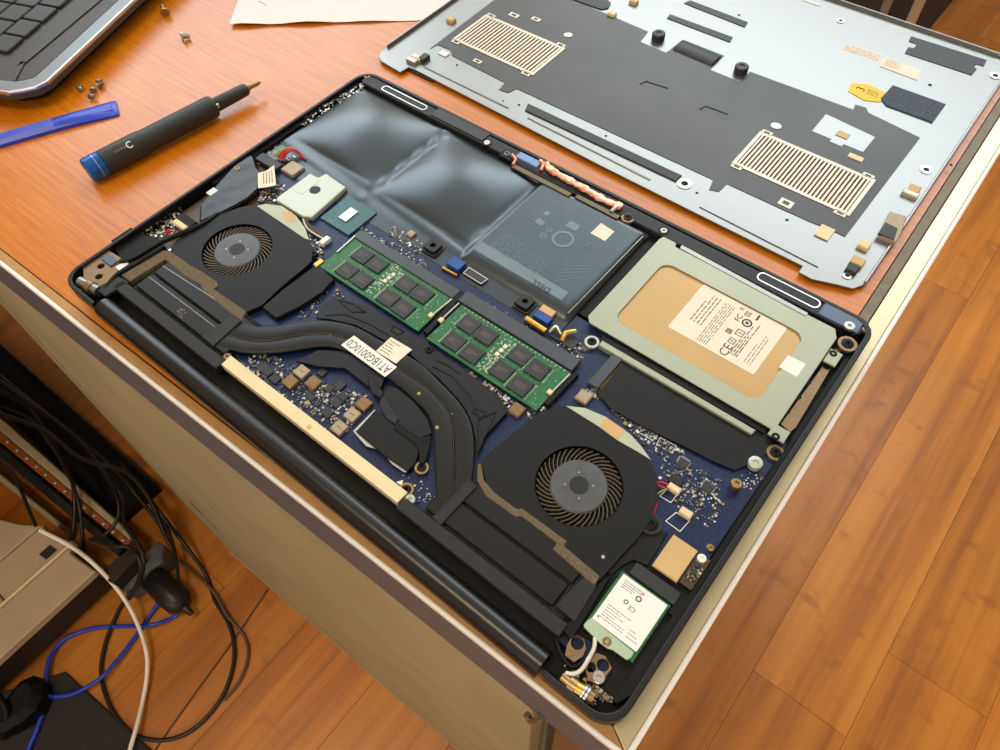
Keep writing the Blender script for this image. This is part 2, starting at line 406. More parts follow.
vpanel(A_L - 44, A_L - 40, 3, -13, -50, FZ + 8, 8, 'post_rib', M['panel'])
vpanel(A_L - 28, A_L - 24, 3, -13, -50, FZ + 8, 8, 'post_rib', M['panel'])
DMB().prism(dquad(A_R - 16, A_R, 20, BD - 60), FZ, -26).build('cabinet_side', M['panel'], desk)
DMB().prism(dquad(A_L, A_L + 16, 20, BD - 60), FZ, -26).build('cabinet_side', M['panel'], desk)
DMB().prism(dquad(AL, A_R, BD - 60, BD - 44), FZ, -26).build('light_block_panel', M['panel'], desk)  # added unseen panel, keeps window light out from under the desk
M['legwood'] = wood('brown_leg_wood', (60, 32, 10), (92, 54, 18), (112, 70, 26), 0.4, 150, 0)
DMB().prism(dquad(-36, -8, 12, 40), FZ, -26, ch=2).build('leg', M['legwood'], desk)
DMB().prism(dquad(-36, -8, BD - 40, BD - 12), FZ, -26, ch=2).build('leg', M['legwood'], desk)
DMB().prism(dquad(AL + 8, AL + 40, 12, 40), FZ, -26, ch=2).build('leg', M['legwood'], desk)
DMB().prism(dquad(AL + 8, AL + 40, BD - 40, BD - 12), FZ, -26, ch=2).build('leg', M['legwood'], desk)
_h = DMB(); _p = [Vector((*Dk(-38, -1), -50)), Vector((*Dk(-40, -3), -62)), Vector((*Dk(-43, -3), -72)), Vector((*Dk(-46, -2), -70))]
_h.tube(smooth_path(_p, 4), 1.7, 8).build('hook', M['steel'], desk, smooth=50)
# added desk wing, unseen on the left, there only to shade the floor clutter
DMB().prism([(-1100, -30), (-470, -30), (-470, -1100), (-1100, -1100)], -30, -1).build('shade_wing_top', M['desk_wood'], desk, bevel=2)
DMB().prism([(-1090, -1080), (-1060, -1080), (-1060, -30), (-1090, -30)], FZ, -30).build('shade_wing_side', M['panel'], desk)
DMB().prism([(-1060, -1080), (-480, -1080), (-480, -1060), (-1060, -1060)], FZ, -30).build('shade_wing_end', M['panel'], desk)
tag(desk, 'wooden desk with orange veneer top, champagne edge trim and beige front panel', 'desk')

# ------------------------------------------------------------------ a chair behind the desk, only its legs in the frame
ch = empty('chair', (-110, 1660, FZ + 6.2))
M['chairleg'] = mat('pale_bronze_tube', (196, 172, 146), 0.4, 0.2)
M['chairseat'] = mat('dark_brown_fabric', (54, 36, 24), 0.85, var=0.2, scale=300, bump=0.3)
for (x, y) in ((220, -140), (110, 130), (-240, -140), (-240, 130)):
    MB().tube([(x, y, 0), (x * .97, y * .97, 440)], 10, 12).build('leg', M['chairleg'], ch, smooth=50)
MB().prism(rrect(-265, 245, -165, 250, 30), 435, 480, ch=12).build('seat', M['chairseat'], ch)
MB().prism(rrect(-250, 230, 245, 280, 15), 470, 860, ch=10).build('backrest', M['chairseat'], ch)
tag(ch, 'dark brown chair on pale tube legs standing beyond the desk', 'chair')
rug = MB().prism(rrect(-1200, 100, 1330, 2200, 20), FZ + .1, FZ + 6, ch=2).build('rug', M['chairseat']); tag(rug, 'dark brown rug under the chair beyond the desk', 'rug')
# ------------------------------------------------------------------ more materials
M['pcb'] = mat('blue_circuit_board', (7, 19, 48), 0.38, var=0.3, scale=700, bump=0.15, rgb2=(15, 40, 90), spec=0.4)
M['ram'] = mat('green_circuit_board', (16, 84, 40), 0.4, rgb2=(34, 116, 60), scale=600)
M['teal'] = mat('teal_chip_carrier', (28, 76, 84), 0.35, rgb2=(54, 108, 112), scale=900)
M['die'] = mat('bare_silicon_die', (176, 200, 200), 0.12, 0.6)
M['chip'] = mat('black_chip_resin', (40, 42, 45), 0.5, var=0.08, scale=500)
M['shield'] = mat('pale_metal_shield', (190, 196, 182), 0.42, 0.3, var=0.03, scale=60)
M['caddy'] = mat('grey_green_caddy_metal', (164, 168, 146), 0.42, 0.35, var=0.03, scale=50)
M['ssdtan'] = mat('tan_drive_case', (186, 152, 98), 0.42, 0.35, var=0.05, scale=40)
M['paper'] = mat('paper_label', (236, 226, 206), 0.6, var=0.02, scale=200)
M['whitepaper'] = mat('white_label', (240, 238, 232), 0.6)
M['ink'] = mat('black_ink', (44, 40, 36), 0.7)
M['inkgrey'] = mat('grey_ink', (110, 102, 92), 0.7)
M['batlabel'] = mat('slate_battery_label', (62, 80, 92), 0.36, var=0.08, scale=120)
M['batink'] = mat('pale_label_ink', (112, 132, 142), 0.5)
M['batfilm'] = mat('battery_pouch_film', (22, 24, 27), 0.32, 0.0, var=0.1, scale=40, bump=0.06, bscale=60, coat=0.7, spec=0.6)
M['batfilm'].node_tree.nodes['Principled BSDF'].inputs['Coat Roughness'].default_value = 0.3
M['batfilm'].node_tree.nodes['Principled BSDF'].inputs['Specular Tint'].default_value = (0.62, 0.84, 1.0, 1)
M['pipe'] = mat('black_heat_pipe', (22, 21, 19), 0.42, 0.1, var=0.12, scale=80, spec=0.35)
M['plate'] = mat('black_heatsink_plate', (20, 21, 24), 0.42, 0.2, var=0.15, scale=150, spec=0.4)
M['foam'] = mat('grey_brown_foam', (104, 92, 70), 0.95, var=0.35, scale=900, bump=0.8)
M['cream'] = mat('cream_plastic_bar', (232, 212, 168), 0.55, var=0.04, scale=60)
M['hub'] = mat('fan_hub_plastic', (78, 80, 84), 0.42, var=0.15, scale=250)
M['blade'] = mat('fan_blade_plastic', (92, 80, 64), 0.4, 0.1)
M['mylar'] = mat('pale_green_film', (182, 190, 168), 0.5, var=0.05, scale=100)
M['tan'] = mat('tan_tape', (206, 172, 116), 0.55, var=0.05, scale=100)
M['taupe'] = mat('taupe_inductor', (168, 152, 126), 0.5, 0.2, var=0.1, scale=400)
M['brownind'] = mat('brown_inductor', (134, 104, 66), 0.5, 0.2, var=0.2, scale=500)
M['red'] = mat('red_wire', (196, 30, 22), 0.4)
M['wirebrown'] = mat('brown_wire', (96, 70, 52), 0.5)
M['wirewhite'] = mat('white_wire', (226, 220, 206), 0.45)
M['wireyellow'] = mat('olive_wire', (150, 158, 74), 0.5)
M['bluetape'] = mat('blue_ribbon_tape', (20, 70, 150), 0.4)
M['bluepale'] = mat('pale_blue_tape', (110, 150, 200), 0.35)
M['glossfilm'] = mat('glossy_black_film', (14, 14, 15), 0.26, var=0.1, scale=60, bump=0.8, bscale=16, spec=0.4)
M['glossfilm'].node_tree.nodes['Bump'].inputs['Distance'].default_value = 0.0045
M['pcbbrown'] = mat('brown_circuit_board', (70, 50, 26), 0.45, var=0.3, scale=600)

# ------------------------------------------------------------------ the open laptop (one thing; u along the hinge, v towards the front, w up from the rim)
lap = empty('open_laptop'); lap.location = LORG * S; lap.rotation_euler = (TA, 0, 0)
tag(lap, 'black laptop lying upside down without its bottom cover, motherboard and fans bare', 'laptop')
def lb(mb, name, mt, parent=lap, **k): return mb.build(name, mt, parent, **k)
def box4(name, px, wt, th, mt, parent=lap, ch=0.0, **k):
    c = snap(*LP(px, wt)); return lb(MB().box(*c, wt - th, wt, ch=ch), name, mt, parent, **k)
def poly(name, px, wt, th, mt, parent=lap, ch=0.0, holes=(), **k):
    return lb(MB().prism(LP(px, wt), wt - th, wt, holes=holes, ch=0 if holes else ch), name, mt, parent, **k)
def sub(o): return o
LW, LD = 357.0, 235.0
# --- chassis
out = rrect(0, LW, 0, LD, 11, 8)
inn = rrect(2.2, 354.2, 2.2, 232.6, 9.5, 8)
# rrect starts at the bottom-right corner and runs anticlockwise to the bottom-left one: an open C, its gap taken by the hinge barrel
chassis = lb(MB().prism([(324, 0)] + out + [(30, 0), (30, 2.2)] + inn[::-1] + [(324, 2.2)], -8.6, -0.0), 'chassis', M['chassis'], bevel=0.5)
wed = MB().prism(rrect(0.8, LW - 0.8, 3.0, LD - 0.8, 10.5, 8), -12, -8.6)
wed.v = [(x, y, (-16.6 + 0.0213 * y) if z < -11 else z) for x, y, z in wed.v]
lb(wed, 'lid', M['darkgrey'])
lb(MB().box(3, 354, 4, 232, -9.4, -8.4), 'tray_floor', M['black'])
# inner ledge along the right and left rims
lb(MB().box(351.6, 354.4, 14, 222, -8.4, -3.4, ch=0.4), 'side_ledge', M['black'])
lb(MB().box(2.0, 5.0, 100, 224, -8.4, -2.6, ch=0.4), 'side_ledge', M['black'])
# --- front band
fb = lb(MB().prism(rrect(5, 352, 223.6, 232.4, 3), -8.4, -0.7, ch=0.5), 'front_band', M['darkgrey'])
def slot(px):
    c = snap(*LP(px, -0.5)); r = (c[3] - c[2]) / 2 * 0.9
    lb(MB().prism(rrect(*c, r, 5), -2, -0.3, holes=[rrect(c[0] + .7, c[1] - .7, c[2] + .7, c[3] - .7, r - .7, 5)]), 'slot_frame', M['silver'], fb)
    lb(MB().prism(rrect(c[0] + .6, c[1] - .6, c[2] + .6, c[3] - .6, r - .6, 5), -2, -0.6), 'slot_insert', M['darkgrey'], fb)
slot([(385, 86), (430, 106), (425, 110), (378, 90)]); slot([(762, 272), (824, 302), (816, 309), (753, 278)])
box4('grip_plate', [(440, 108), (490, 134), (482, 141), (430, 114)], -0.1, 0.6, M['blacksoft'], fb, ch=0.2)
M['slate'] = mat('slate_blue_plate', (84, 98, 120), 0.4, 0.3)
box4('corner_plate', [(828, 302), (866, 322), (856, 333), (817, 312)], -0.2, 0.8, M['slate'], fb, ch=0.2)
def screw(px, w, r, mt=None, parent=lap, h=1.6, ring=None, name='screw'):
    u, v = L(*px, w); mt = mt or M['silver']
    o = lb(MB().lathe(u, v, [(r, w - h), (r, w - .25), (r * .86, w), (r * .42, w), (r * .32, w - .7), (0.0001, w - .7)], 20), name, mt, parent, smooth=35)
    if ring: lb(MB().prism(circ(u, v, r * 1.55, 20), w - h - .4, w - .5, holes=[circ(u, v, r * 1.02, 20)]), 'washer', ring, o)
    return o
screw((487, 142), 0.2, 2.0, M['silver'], ring=M['black']); screw((664, 230), 0.0, 2.0, M['shield'], ring=M['black'])
screw((850, 325), 0.2, 2.6, M['white'], ring=M['black']); screw((848, 343), -0.5, 3.0, M['black'], ring=M['bronze'])
screw((367, 76), -0.2, 2.2, M['bronze']); screw((867, 329), -0.4, 2.2, M['bronze'])
screw((776, 452), -3, 2.6, M['black'], ring=M['bronze'])
screw((756, 462), -1.5, 3.2, M['shield'], h=3.2, name='standoff'); screw((737, 483), -0.5, 2.5, M['brass'], h=5, name='standoff')
screw((592, 341), -2.4, 2.4, M['black'], ring=M['shield'])
screw((710, 532 + 15), -4.2, 1.6, M['brass'])
# touch-pad strip with blue tape and copper foil
pad = lb(MB().box(*snap(*LP([(508, 148), (636, 212), (628, 221), (498, 155)], -0.8)), -6, -0.8, ch=0.3), 'touchpad_strip', M['black'])
box4('blue_tape', [(521, 151), (542, 162), (537, 167), (515, 156)], 0.3, 1.2, M['bluepale'], pad, ch=0.4)
cf = MB(); pts = smooth_path([(*L(*p, 0), 0 + dz) for p, dz in (((545, 163), .1), ((553, 172), .8), ((570, 181), .3), ((585, 190), .9), ((602, 199), .2), ((622, 208), .5))], 6)
cf.tube(pts, [2.5 + 0.8 * math.sin(i * 1.7) * math.sin(i * .6) for i in range(len(pts))], 8, flat=0.4); lb(cf, 'copper_foil', M['copper'], pad, smooth=30)
lb(MB().tube([(*L(512, 155, .2), .2), (*L(516, 160, .2), .5), (*L(513, 164, .2), -.5)], 1.2, 6), 'copper_tab', M['copper'], pad, smooth=40)
lb(MB().tube([(*L(540, 161, .2), 0), (*L(544, 165, .2), .6), (*L(541, 170, .2), -.5)], 1.5, 6), 'copper_tab', M['copper'], pad, smooth=40)
lb(MB().tube([(*L(619, 203, .2), 0), (*L(616, 208, .2), .7), (*L(611, 211, .2), -.3)], 1.2, 6), 'copper_tab', M['silver'], pad, smooth=40)
M['olive'] = mat('olive_metal_lip', (98, 88, 66), 0.4, 0.6)
box4('lip', [(514, 164), (572, 193), (569, 196), (511, 167)], -0.4, 1.0, M['olive'], pad); box4('lip', [(578, 194), (620, 216), (617, 219), (575, 197)], -0.4, 1.0, M['olive'], pad)
screw((507, 153), -0.2, 2.2, M['slate'], pad, ring=M['black']); screw((628, 217), -0.2, 2.4, M['black'], pad, ring=M['bronze'])
# --- motherboard
pcb = lb(MB().prism([(64, 26), (350, 14), (351.5, 150), (234, 152), (100, 152), (8, 165), (8, 138), (64, 100)], -6.2, -5.0), 'motherboard', M['pcb'])
lb(MB().box(6, 60, 40, 130, -7.4, -5.6), 'io_board', M['pcbbrown'])
SMD = [M['chip'], M['taupe'], M['silver'], M['brass'], M['whitepaper']]
def scatter(quad, n, w, wts=(7, 3, 3, 1, 1), smin=.5, smax=1.5, parent=None, name='surface_components'):
    q = [Vector(L(*p, w)) for p in quad]; mb = MB()
    for _ in range(int(n * 1.7)):
        s, t = random.random(), random.random()
        p = (q[0] * (1 - s) + q[1] * s) * (1 - t) + (q[3] * (1 - s) + q[2] * s) * t
        a = random.uniform(smin, smax) / 2; b = a * random.choice((0.5, 0.55, 1, 1.0)); k = random.choices(range(5), wts)[0]
        if random.random() < .5: a, b = b, a
        h = random.uniform(.3, .8) if k != 4 else .14
        mb.box(p.x - a, p.x + a, p.y - b, p.y + b, w - .02, w + h, m=k)
        if k in (0, 1) and random.random() < .5:          # metal end caps
            mb.box(p.x - a - .15, p.x - a + .12, p.y - b, p.y + b, w - .02, w + h * .9, m=2); mb.box(p.x + a - .12, p.x + a + .15, p.y - b, p.y + b, w - .02, w + h * .9, m=2)
    o = lb(mb, name, SMD, parent or pcb); o['kind'] = 'stuff'; return o
M['socket'] = mat('socket_plastic_window_sheen', (62, 68, 76), 0.34, var=0.06, scale=200)  # window reflection on the sockets put into the slate colour
scatter([(258, 348), (345, 392), (330, 450), (240, 365)], 210, -5)
scatter([(318, 380), (372, 398), (345, 438), (296, 400)], 120, -5)
scatter([(352, 222), (430, 262), (426, 270), (362, 232)], 90, -5, (4, 2, 3, 1, 2), .3, .8)
scatter([(392, 226), (425, 243), (420, 256), (388, 234)], 46, -5)
scatter([(605, 404), (640, 425), (690, 455), (650, 452)], 80, -5, (8, 3, 2, 1, 0))
scatter([(655, 448), (720, 480), (715, 500), (665, 485)], 85, -5, (6, 3, 2, 1, 1), .4, 1.2)
scatter([(690, 480), (725, 500), (712, 530), (672, 505)], 60, -5, (5, 3, 3, 1, 1), .4, 1.1)
scatter([(745, 470), (762, 478), (752, 490), (735, 485)], 16, -5, (1, 1, 4, 1, 5), .3, .8)
scatter([(600, 380), (615, 388), (605, 402), (580, 392)], 40, -5)
scatter([(300, 222), (330, 240), (322, 262), (306, 250)], 70, -5)
scatter([(255, 185), (285, 185), (280, 204), (258, 202)], 70, -5)
scatter([(262, 140), (285, 140), (300, 160), (258, 165)], 80, -5)
scatter([(300, 118), (362, 84), (366, 88), (302, 128)], 70, -2.6, (4, 3, 3, 1, 1), .6, 1.6, lap)
scatter([(560, 330), (590, 350), (580, 368), (545, 345)], 60, -5)
scatter([(462, 366), (500, 392), (530, 412), (505, 415)], 60, -5)
scatter([(145, 218), (182, 205), (184, 232), (128, 252)], 90, -4.8, (6, 3, 2, 2, 0), .6, 1.8, lap)
scatter([(470, 292), (540, 330), (530, 340), (468, 304)], 30, -5, (2, 2, 4, 1, 3), .3, .7)
scatter([(300, 286), (345, 292), (340, 312), (300, 318)], 40, -5)
scatter([(520, 402), (548, 404), (560, 400), (530, 418)], 24, -5)
scatter([(400, 470), (440, 490), (432, 505), (410, 500)], 18, -5, (1, 1, 3, 1, 5), .3, .8)
scatter([(565, 665), (600, 690), (612, 700), (590, 705)], 40, -4, (5, 2, 2, 4, 0), .6, 1.8, lap)
# silk-screen rectangles and marks
def outline(pxq, w=-4.95, t=.35, parent=None, name='silkscreen_outline'):
    q = LP(pxq, w); return lb(MB().prism(q, w - .02, w + .03, holes=[offs(q, t)]), name, M['whitepaper'], parent or pcb)
outline([(640, 424), (658, 433), (653, 441), (636, 431)]); outline([(660, 437), (677, 446), (672, 453), (656, 445)])
outline([(676, 512), (690, 521), (680, 532), (665, 521)]); outline([(668, 488), (678, 494), (671, 503), (659, 496)])
lb(MB().prism(LP([(403, 480), (402, 486), (396, 482)], -4.95), -4.97, -4.9), 'silkscreen_arrow', M['whitepaper'], pcb)
def board_box(name, px, wt, mt, ch=.25, base=-5.0, parent=None): return box4(name, px, wt, wt - base, mt, parent or pcb, ch=ch)
def ctr(px, w, su, sv, h, mt, name, parent=None, base=None, ch=.25):
    u, v = L(*px, w); base = w - h if base is None else base
    return lb(MB().box(u - su / 2, u + su / 2, v - sv / 2, v + sv / 2, base, w, ch=ch), name, mt, parent or pcb)
for p in ((301.5, 371), (290, 381), (313, 382), (363.5, 403), (352, 414), (339, 427)):
    k = M['taupe'] if p in ((301.5, 371), (352, 414), (339, 427)) else M['brownind']
    i_ = ctr(p, -2.8, 6.4, 6.2, 2.2, k, 'inductor', ch=.25); ctr(p, -2.74, 3, .5, .1, M['brownind'], 'marking', i_, ch=0)
for p, s in (((470, 377), 4.6), ((517, 409), 6.4), ((584, 396), 6.6)): ctr(p, -2.8, s, s, 2.2, M['brownind'] if p[0] < 550 else M['taupe'], 'inductor', ch=.5)
ctr((483, 386), -3.6, 2.6, 3, 1.4, M['taupe'], 'capacitor'); ctr((411, 233), -3, 4.2, 4.2, 2, M['taupe'], 'inductor', ch=.4)
for p in ((322, 372), (329, 388), (340, 385), (310, 396), (327, 412), (343, 396), (336, 402), (268, 371), (262, 366), (275, 378)): ctr(p, -4.0, random.uniform(4, 6), random.uniform(3.4, 5), 1, M['chip'], 'chip')
for p, s in (((683, 463), 4.6), ((708, 487), 4.8)):
    c_ = ctr(p, -4.0, s, s, 1, M['chip'], 'chip'); u, v = L(*p, -4.9); pins = MB()
    for k in range(7):
        t = -s / 2 + .4 + k * (s - .8) / 6
        pins.box(u + t - .12, u + t + .12, v - s / 2 - .7, v + s / 2 + .7, -5, -4.7); pins.box(u - s / 2 - .7, u + s / 2 + .7, v + t - .12, v + t + .12, -5, -4.7)
    lb(pins, 'pins', M['silver'], pcb)
ctr((676, 480), -3.2, 6.2, 4, 1.8, M['darkgrey'], 'connector'); board_box('connector', [(671, 481), (682, 489), (679, 494), (667, 486)], -2.2, M['cream'], .5)
board_box('connector', [(683, 505), (694, 513), (690, 519), (679, 511)], -2.2, M['cream'], .5)
board_box('connector', [(327, 235), (331, 238), (322, 244), (318, 241)], -2.2, M['whitepaper'], .3)
board_box('controller_chip', [(292, 160), (305, 167), (291, 176), (281.5, 168)], -2.6, M['taupe'], .4)
board_box('battery_connector', [(264, 152), (283, 165), (273, 170), (255, 157)], -2.0, M['chip'], .3)
tl = board_box('chip_carrier', [(347, 194), (376, 213), (349, 235), (322, 219)], -3.6, M['teal'], .1)
board_box('silicon_die', [(350, 207), (358, 211), (346, 222), (339, 217)], -2.8, M['die'], .1, -3.6, tl)
sh = poly('shield_can', [(310, 173), (315, 176), (319, 177), (326, 173), (346, 187), (312, 217), (302, 216), (276, 200), (277, 197)], -1.6, 3.0, M['shield'], pcb, ch=.5)
u, v = L(315, 190, -1.6); lb(MB().cyl(u, v, -1.62, -1.5, 3.3, 24), 'hole_sticker', M['darkgrey'], sh)
lb(MB().box(*snap(*LP([(316, 176), (321, 181), (300, 195), (295, 190)], -1.6)), -1.62, -1.45, ch=.1), 'embossed_step', M['shield'], sh)
# square rubber posts
for p in ((433, 245), (525, 301)):
    u, v = L(*p, -1.8); lb(MB().prism(rrect(u - 4, u + 4, v - 4, v + 4, 1.6), -5, -1.8, holes=[circ(u, v, 1.7, 12)]), 'rubber_post', M['darkgrey'], pcb)
    lb(MB().prism(rrect(u - 5.4, u + 5.4, v - 5.4, v + 5.4, 2), -5, -3.6, holes=[rrect(u - 4.6, u + 4.6, v - 4.6, v + 4.6, 1.8)]), 'post_base', M['chip'], pcb)
# ribbon connectors
def ribbon(cream, blue, roll):
    r = board_box('ribbon_cable', cream, -1.8, M['tan'], .1) if cream else None
    b = board_box('blue_pull_tab', blue, -1.6, M['bluetape'], .1)
    (x0, y0), (x1, y1), rad = (L(*roll[0], -2), L(*roll[1], -2), roll[2])
    lb(MB().tube([(x0, y0, -5 + rad), (x1, y1, -5 + rad)], rad, 12), 'latch', M['gold'], pcb, smooth=50)
ribbon([(543, 304), (556, 311), (552, 317), (539, 309.5)], [(537.5, 309.5), (552, 317.5), (548.5, 324), (533.5, 315)], ((526, 317), (546, 330), 1.7))
ribbon(None, [(454, 255), (465, 262), (459, 271), (447, 263)], ((442, 265), (457, 273), 0.9))
cn = board_box('connector', [(469, 267), (488, 279), (481, 284), (463, 273)], -3.4, M['chip'], .2); outline([(469, 267), (488, 279), (481, 284), (463, 273)], -3.38, .35, cn, 'connector_rim')
lb(MB().tube(smooth_path([(*L(550, 330, -2), -3.5), (*L(556, 327, -2), -1.5), (*L(561, 333, -2), -3)], 5), .9, 8), 'spring_contact', M['silver'], pcb, smooth=60)
lb(MB().tube(smooth_path([(*L(562, 338, -2), -4), (*L(566, 333, -2), -1.8), (*L(576, 330, -2), -2.5)], 5), 1.3, 8, flat=.5), 'spring_contact', M['gold'], pcb, smooth=60)
board_box('connector', [(553, 328), (580, 340), (574, 349), (548, 336)], -4.0, M['chip'], .2)
m2 = board_box('card_connector', [(613, 352), (622, 358), (598, 390), (589, 381)], -2.4, M['socket'], .3)
board_box('gold_pins', [(618, 360), (622, 362), (603, 390), (599, 388)], -3.6, M['gold'], .1, -5, m2)
# --- small wires
def wire(pp, r, mt, name='wire', parent=lap):
    return lb(MB().tube(smooth_path([(*L(x, y, w), w) for x, y, w in pp], 6), r, 6), name, mt, parent, smooth=60)
for k in range(4): wire([(276 + k * 2.2, 157 + k * 1.2, -2.5), (283 + k * 1.8, 150 + k * .6, -.5 + .2 * k), (292 + k * 1.5, 148 + k * .8, -.2), (302 + k, 157 + k * .8, -3)], .62, M['red'] if k else M['wireyellow'])
wire([(274, 156, -2.5), (279, 151, -1.4), (284, 149, -2)], .6, M['wireyellow'])
for k in range(3): wire([(303 + k * 1.5, 219, -3), (307 + k * 1.6, 228 - k, -2.6), (315 + k, 234 - k, -2.8), (324, 239 - k, -3.2)], .5, M['wirebrown'] if k else M['wirewhite'])
for k in range(2): wire([(173 + k * 2, 232 + k, -3), (169 + k * 2, 230 + k, -2), (165 + k * 2, 233 + k, -3.5)], .6, M['red'])
wire([(672, 487, -3), (662, 482, -2.6), (657, 484, -3), (664, 488, -3), (669, 489, -3)], .45, M['red']); wire([(672, 488, -3), (664, 490, -3), (657, 494, -3.4)], .4, M['wireyellow'])
wire([(657, 502, -3), (654, 512, -2.6), (650, 519, -3)], .5, M['red']); wire([(654, 500, -3), (651, 510, -2.6), (648, 518, -3)], .45, M['wirebrown'])
wire([(595, 638, -1.5), (594, 648, -.4), (589, 658, .2), (582, 669, .4), (574, 674, 0), (566, 673, -1)], .85, M['wirewhite'], 'antenna_cable')
wire([(556, 640, -3), (562, 656, -2), (572, 667, -1.5), (582, 662, -2)], .8, M['black'], 'antenna_cable')
# --- left side: glossy film, tag, little board
fl = poly('speaker_film', [(199, 222), (200, 205), (214, 187), (240, 158), (248, 152), (254, 157), (256, 166), (261, 172), (258, 189), (248, 198), (236, 205), (222, 212)], -1.4, 2.2, M['glossfilm'], ch=.9)
screw((237, 168), -1.0, 1.9, M['bronze'], fl); box4('bright_tab', [(213, 187), (218, 190), (211, 196), (206, 193)], -1.2, .4, M['shield'], fl, ch=.1)
tg = poly('paper_tag', [(258, 173), (266, 171), (274, 165), (276, 185), (267, 187), (258, 188)], -0.6, .25, M['paper'])
for k in range(4): lb(MB().prism(LP([(263 + k * 2.8, 173 - k), (263.8 + k * 2.8, 173 - k), (264.4 + k * 2.8, 184 - k * .4), (263.4 + k * 2.8, 184 - k * .4)], -.6), -.6, -.5), 'print_line', M['brownind'], tg)
poly('io_cover', [(134, 232), (158, 238), (165, 246), (135, 268), (120, 258), (112, 245)], -3.2, 3, M['black'], ch=.4)
box4('connector', [(180, 212), (197, 220), (190, 229), (174, 220)], -1.6, 3.4, M['black'], ch=.3); box4('connector', [(176, 217), (187, 226), (184, 230), (172, 222)], -1.2, 2.4, M['cream'], ch=.5)
u0, v0 = L(112, 239, -2); u1, v1 = L(128, 227, -2)
lb(MB().box(-4.2, 1.5, v0 - 1, v1 + 1, -11, -2, ch=.5), 'side_port_block', M['black'])
wire([(120, 262, -1.2), (135, 258, -.6), (160, 243, -.5), (185, 232, -.8), (205, 223, -1.5), (218, 214, -2)], 1.5, M['black'], 'cable_cover')
wire([(105, 290, -2), (118, 275, -1.2), (140, 262, -1), (160, 250, -1)], 1.6, M['black'], 'cable_cover')
# hinge brackets
def bracket(pxs, holes, wt=-1.6, mt=None):
    return poly('hinge_bracket', pxs, wt, 3.0, mt or M['bronze'], holes=[circ(*L(*h, wt), r, 14) for h, r in holes])
bracket([(83, 267), (92, 262), (100, 254), (108, 250), (121, 258), (117, 268), (118, 276), (112, 281), (99, 288), (90, 284), (84, 280)], [((101, 266), 2.1), ((99, 276.5), 2.1)])
box4('hinge_block', [(107, 252), (117, 260), (111, 267), (102, 259)], -.6, 1.4, M['slate'], ch=.3); box4('white_pad', [(124, 260), (128, 263), (120, 271), (116, 268)], -1, 1, M['whitepaper'])
lb(MB().tube([(*L(80, 281, -2), -2.6), (*L(99, 291, -2), -2.6)], [3, 3.2, ][0:2], 14), 'hinge_knuckle', M['steel'], smooth=50)
lb(MB().tube([(*L(88, 285, -2), -2.6), (*L(93, 288, -2), -2.6)], 3.6, 14), 'hinge_collar', M['bronze'], smooth=50)
bracket([(567, 645), (571, 638), (577, 635.5), (584, 639), (586, 648), (583, 656), (574, 662), (565, 655)], [((577.5, 643), 2.6)])
bracket([(586, 671), (590, 658), (597, 653), (605, 656), (612, 668), (606, 676), (595, 683), (588, 680)], [((603, 665), 2.4), ((591, 667), 2.0)])
u, v = L(571, 652, -1.6); lb(MB().prism(circ(u, v, 1.4, 14), -1.62, -1.4, holes=[circ(u, v, .9, 14)]), 'stamped_mark', M['brass'])
screw((599, 677), -.6, 2.4, M['silver'])
for k, (a, b, r, mt) in enumerate((((562, 676), (569, 682), 2.6, M['brass']), ((569, 682), (576, 687), 3.4, M['brass']), ((576, 687), (583, 691), 3.0, M['gold']), ((583, 691), (585, 692.5), 3.5, M['silver']), ((586, 693), (588, 694.5), 3.5, M['silver']), ((588, 694), (594, 698), 2.6, M['bronze']))):
    lb(MB().tube([(*L(*a, -1), -2.6), (*L(*b, -1), -2.6)], r, 14), 'hinge_collar', mt, smooth=50)
# --- hinge barrel, bars
bar_pts = []
hb = MB(); ua, ub = 32.0, 322.0
prof = [(-1.4, -8.5)] + [(4.2 + 5.6 * math.cos(math.radians(a)), -5.2 + 5.6 * math.sin(math.radians(a))) for a in range(180, -1, -15)] + [(9.8, -8.5)]
vs = [(ua, y, z) for y, z in prof] + [(ub, y, z) for y, z in prof]; n = len(prof)
hb.add(vs, [(i, n + i, n + i + 1, i + 1) for i in range(n - 1)] + [tuple(range(n)), tuple(range(2 * n - 1, n - 1, -1)), (0, n - 1, 2 * n - 1, n)])
hb.f = [tuple(reversed(f)) for f in hb.f]
lb(hb, 'hinge_barrel', M['blacksoft'], smooth=40)
lb(MB().box(28, 114, 14.2, 20.6, -6, -0.6, ch=.4), 'vent_bar', M['darkgrey']); lb(MB().box(234, 321, 15.4, 21.6, -6, -0.6, ch=.4), 'vent_bar', M['darkgrey'])
cb = lb(MB().box(113.6, 233, 17.6, 24.0, -5.5, -0.9, ch=.2), 'cream_bar', M['cream'])
u, v = L(309, 427, -.9); lb(MB().cyl(u, v, -.95, -.8, 1.3, 12), 'pin', M['tan'], cb)
lb(MB().cyl(u + 60, 21, -.95, -.85, .6, 12), 'pin', M['tan'], cb)
screw((227, 356), -1.0, 2.0, M['bronze']); screw((410, 499), -1.0, 2.3, M['shield'])
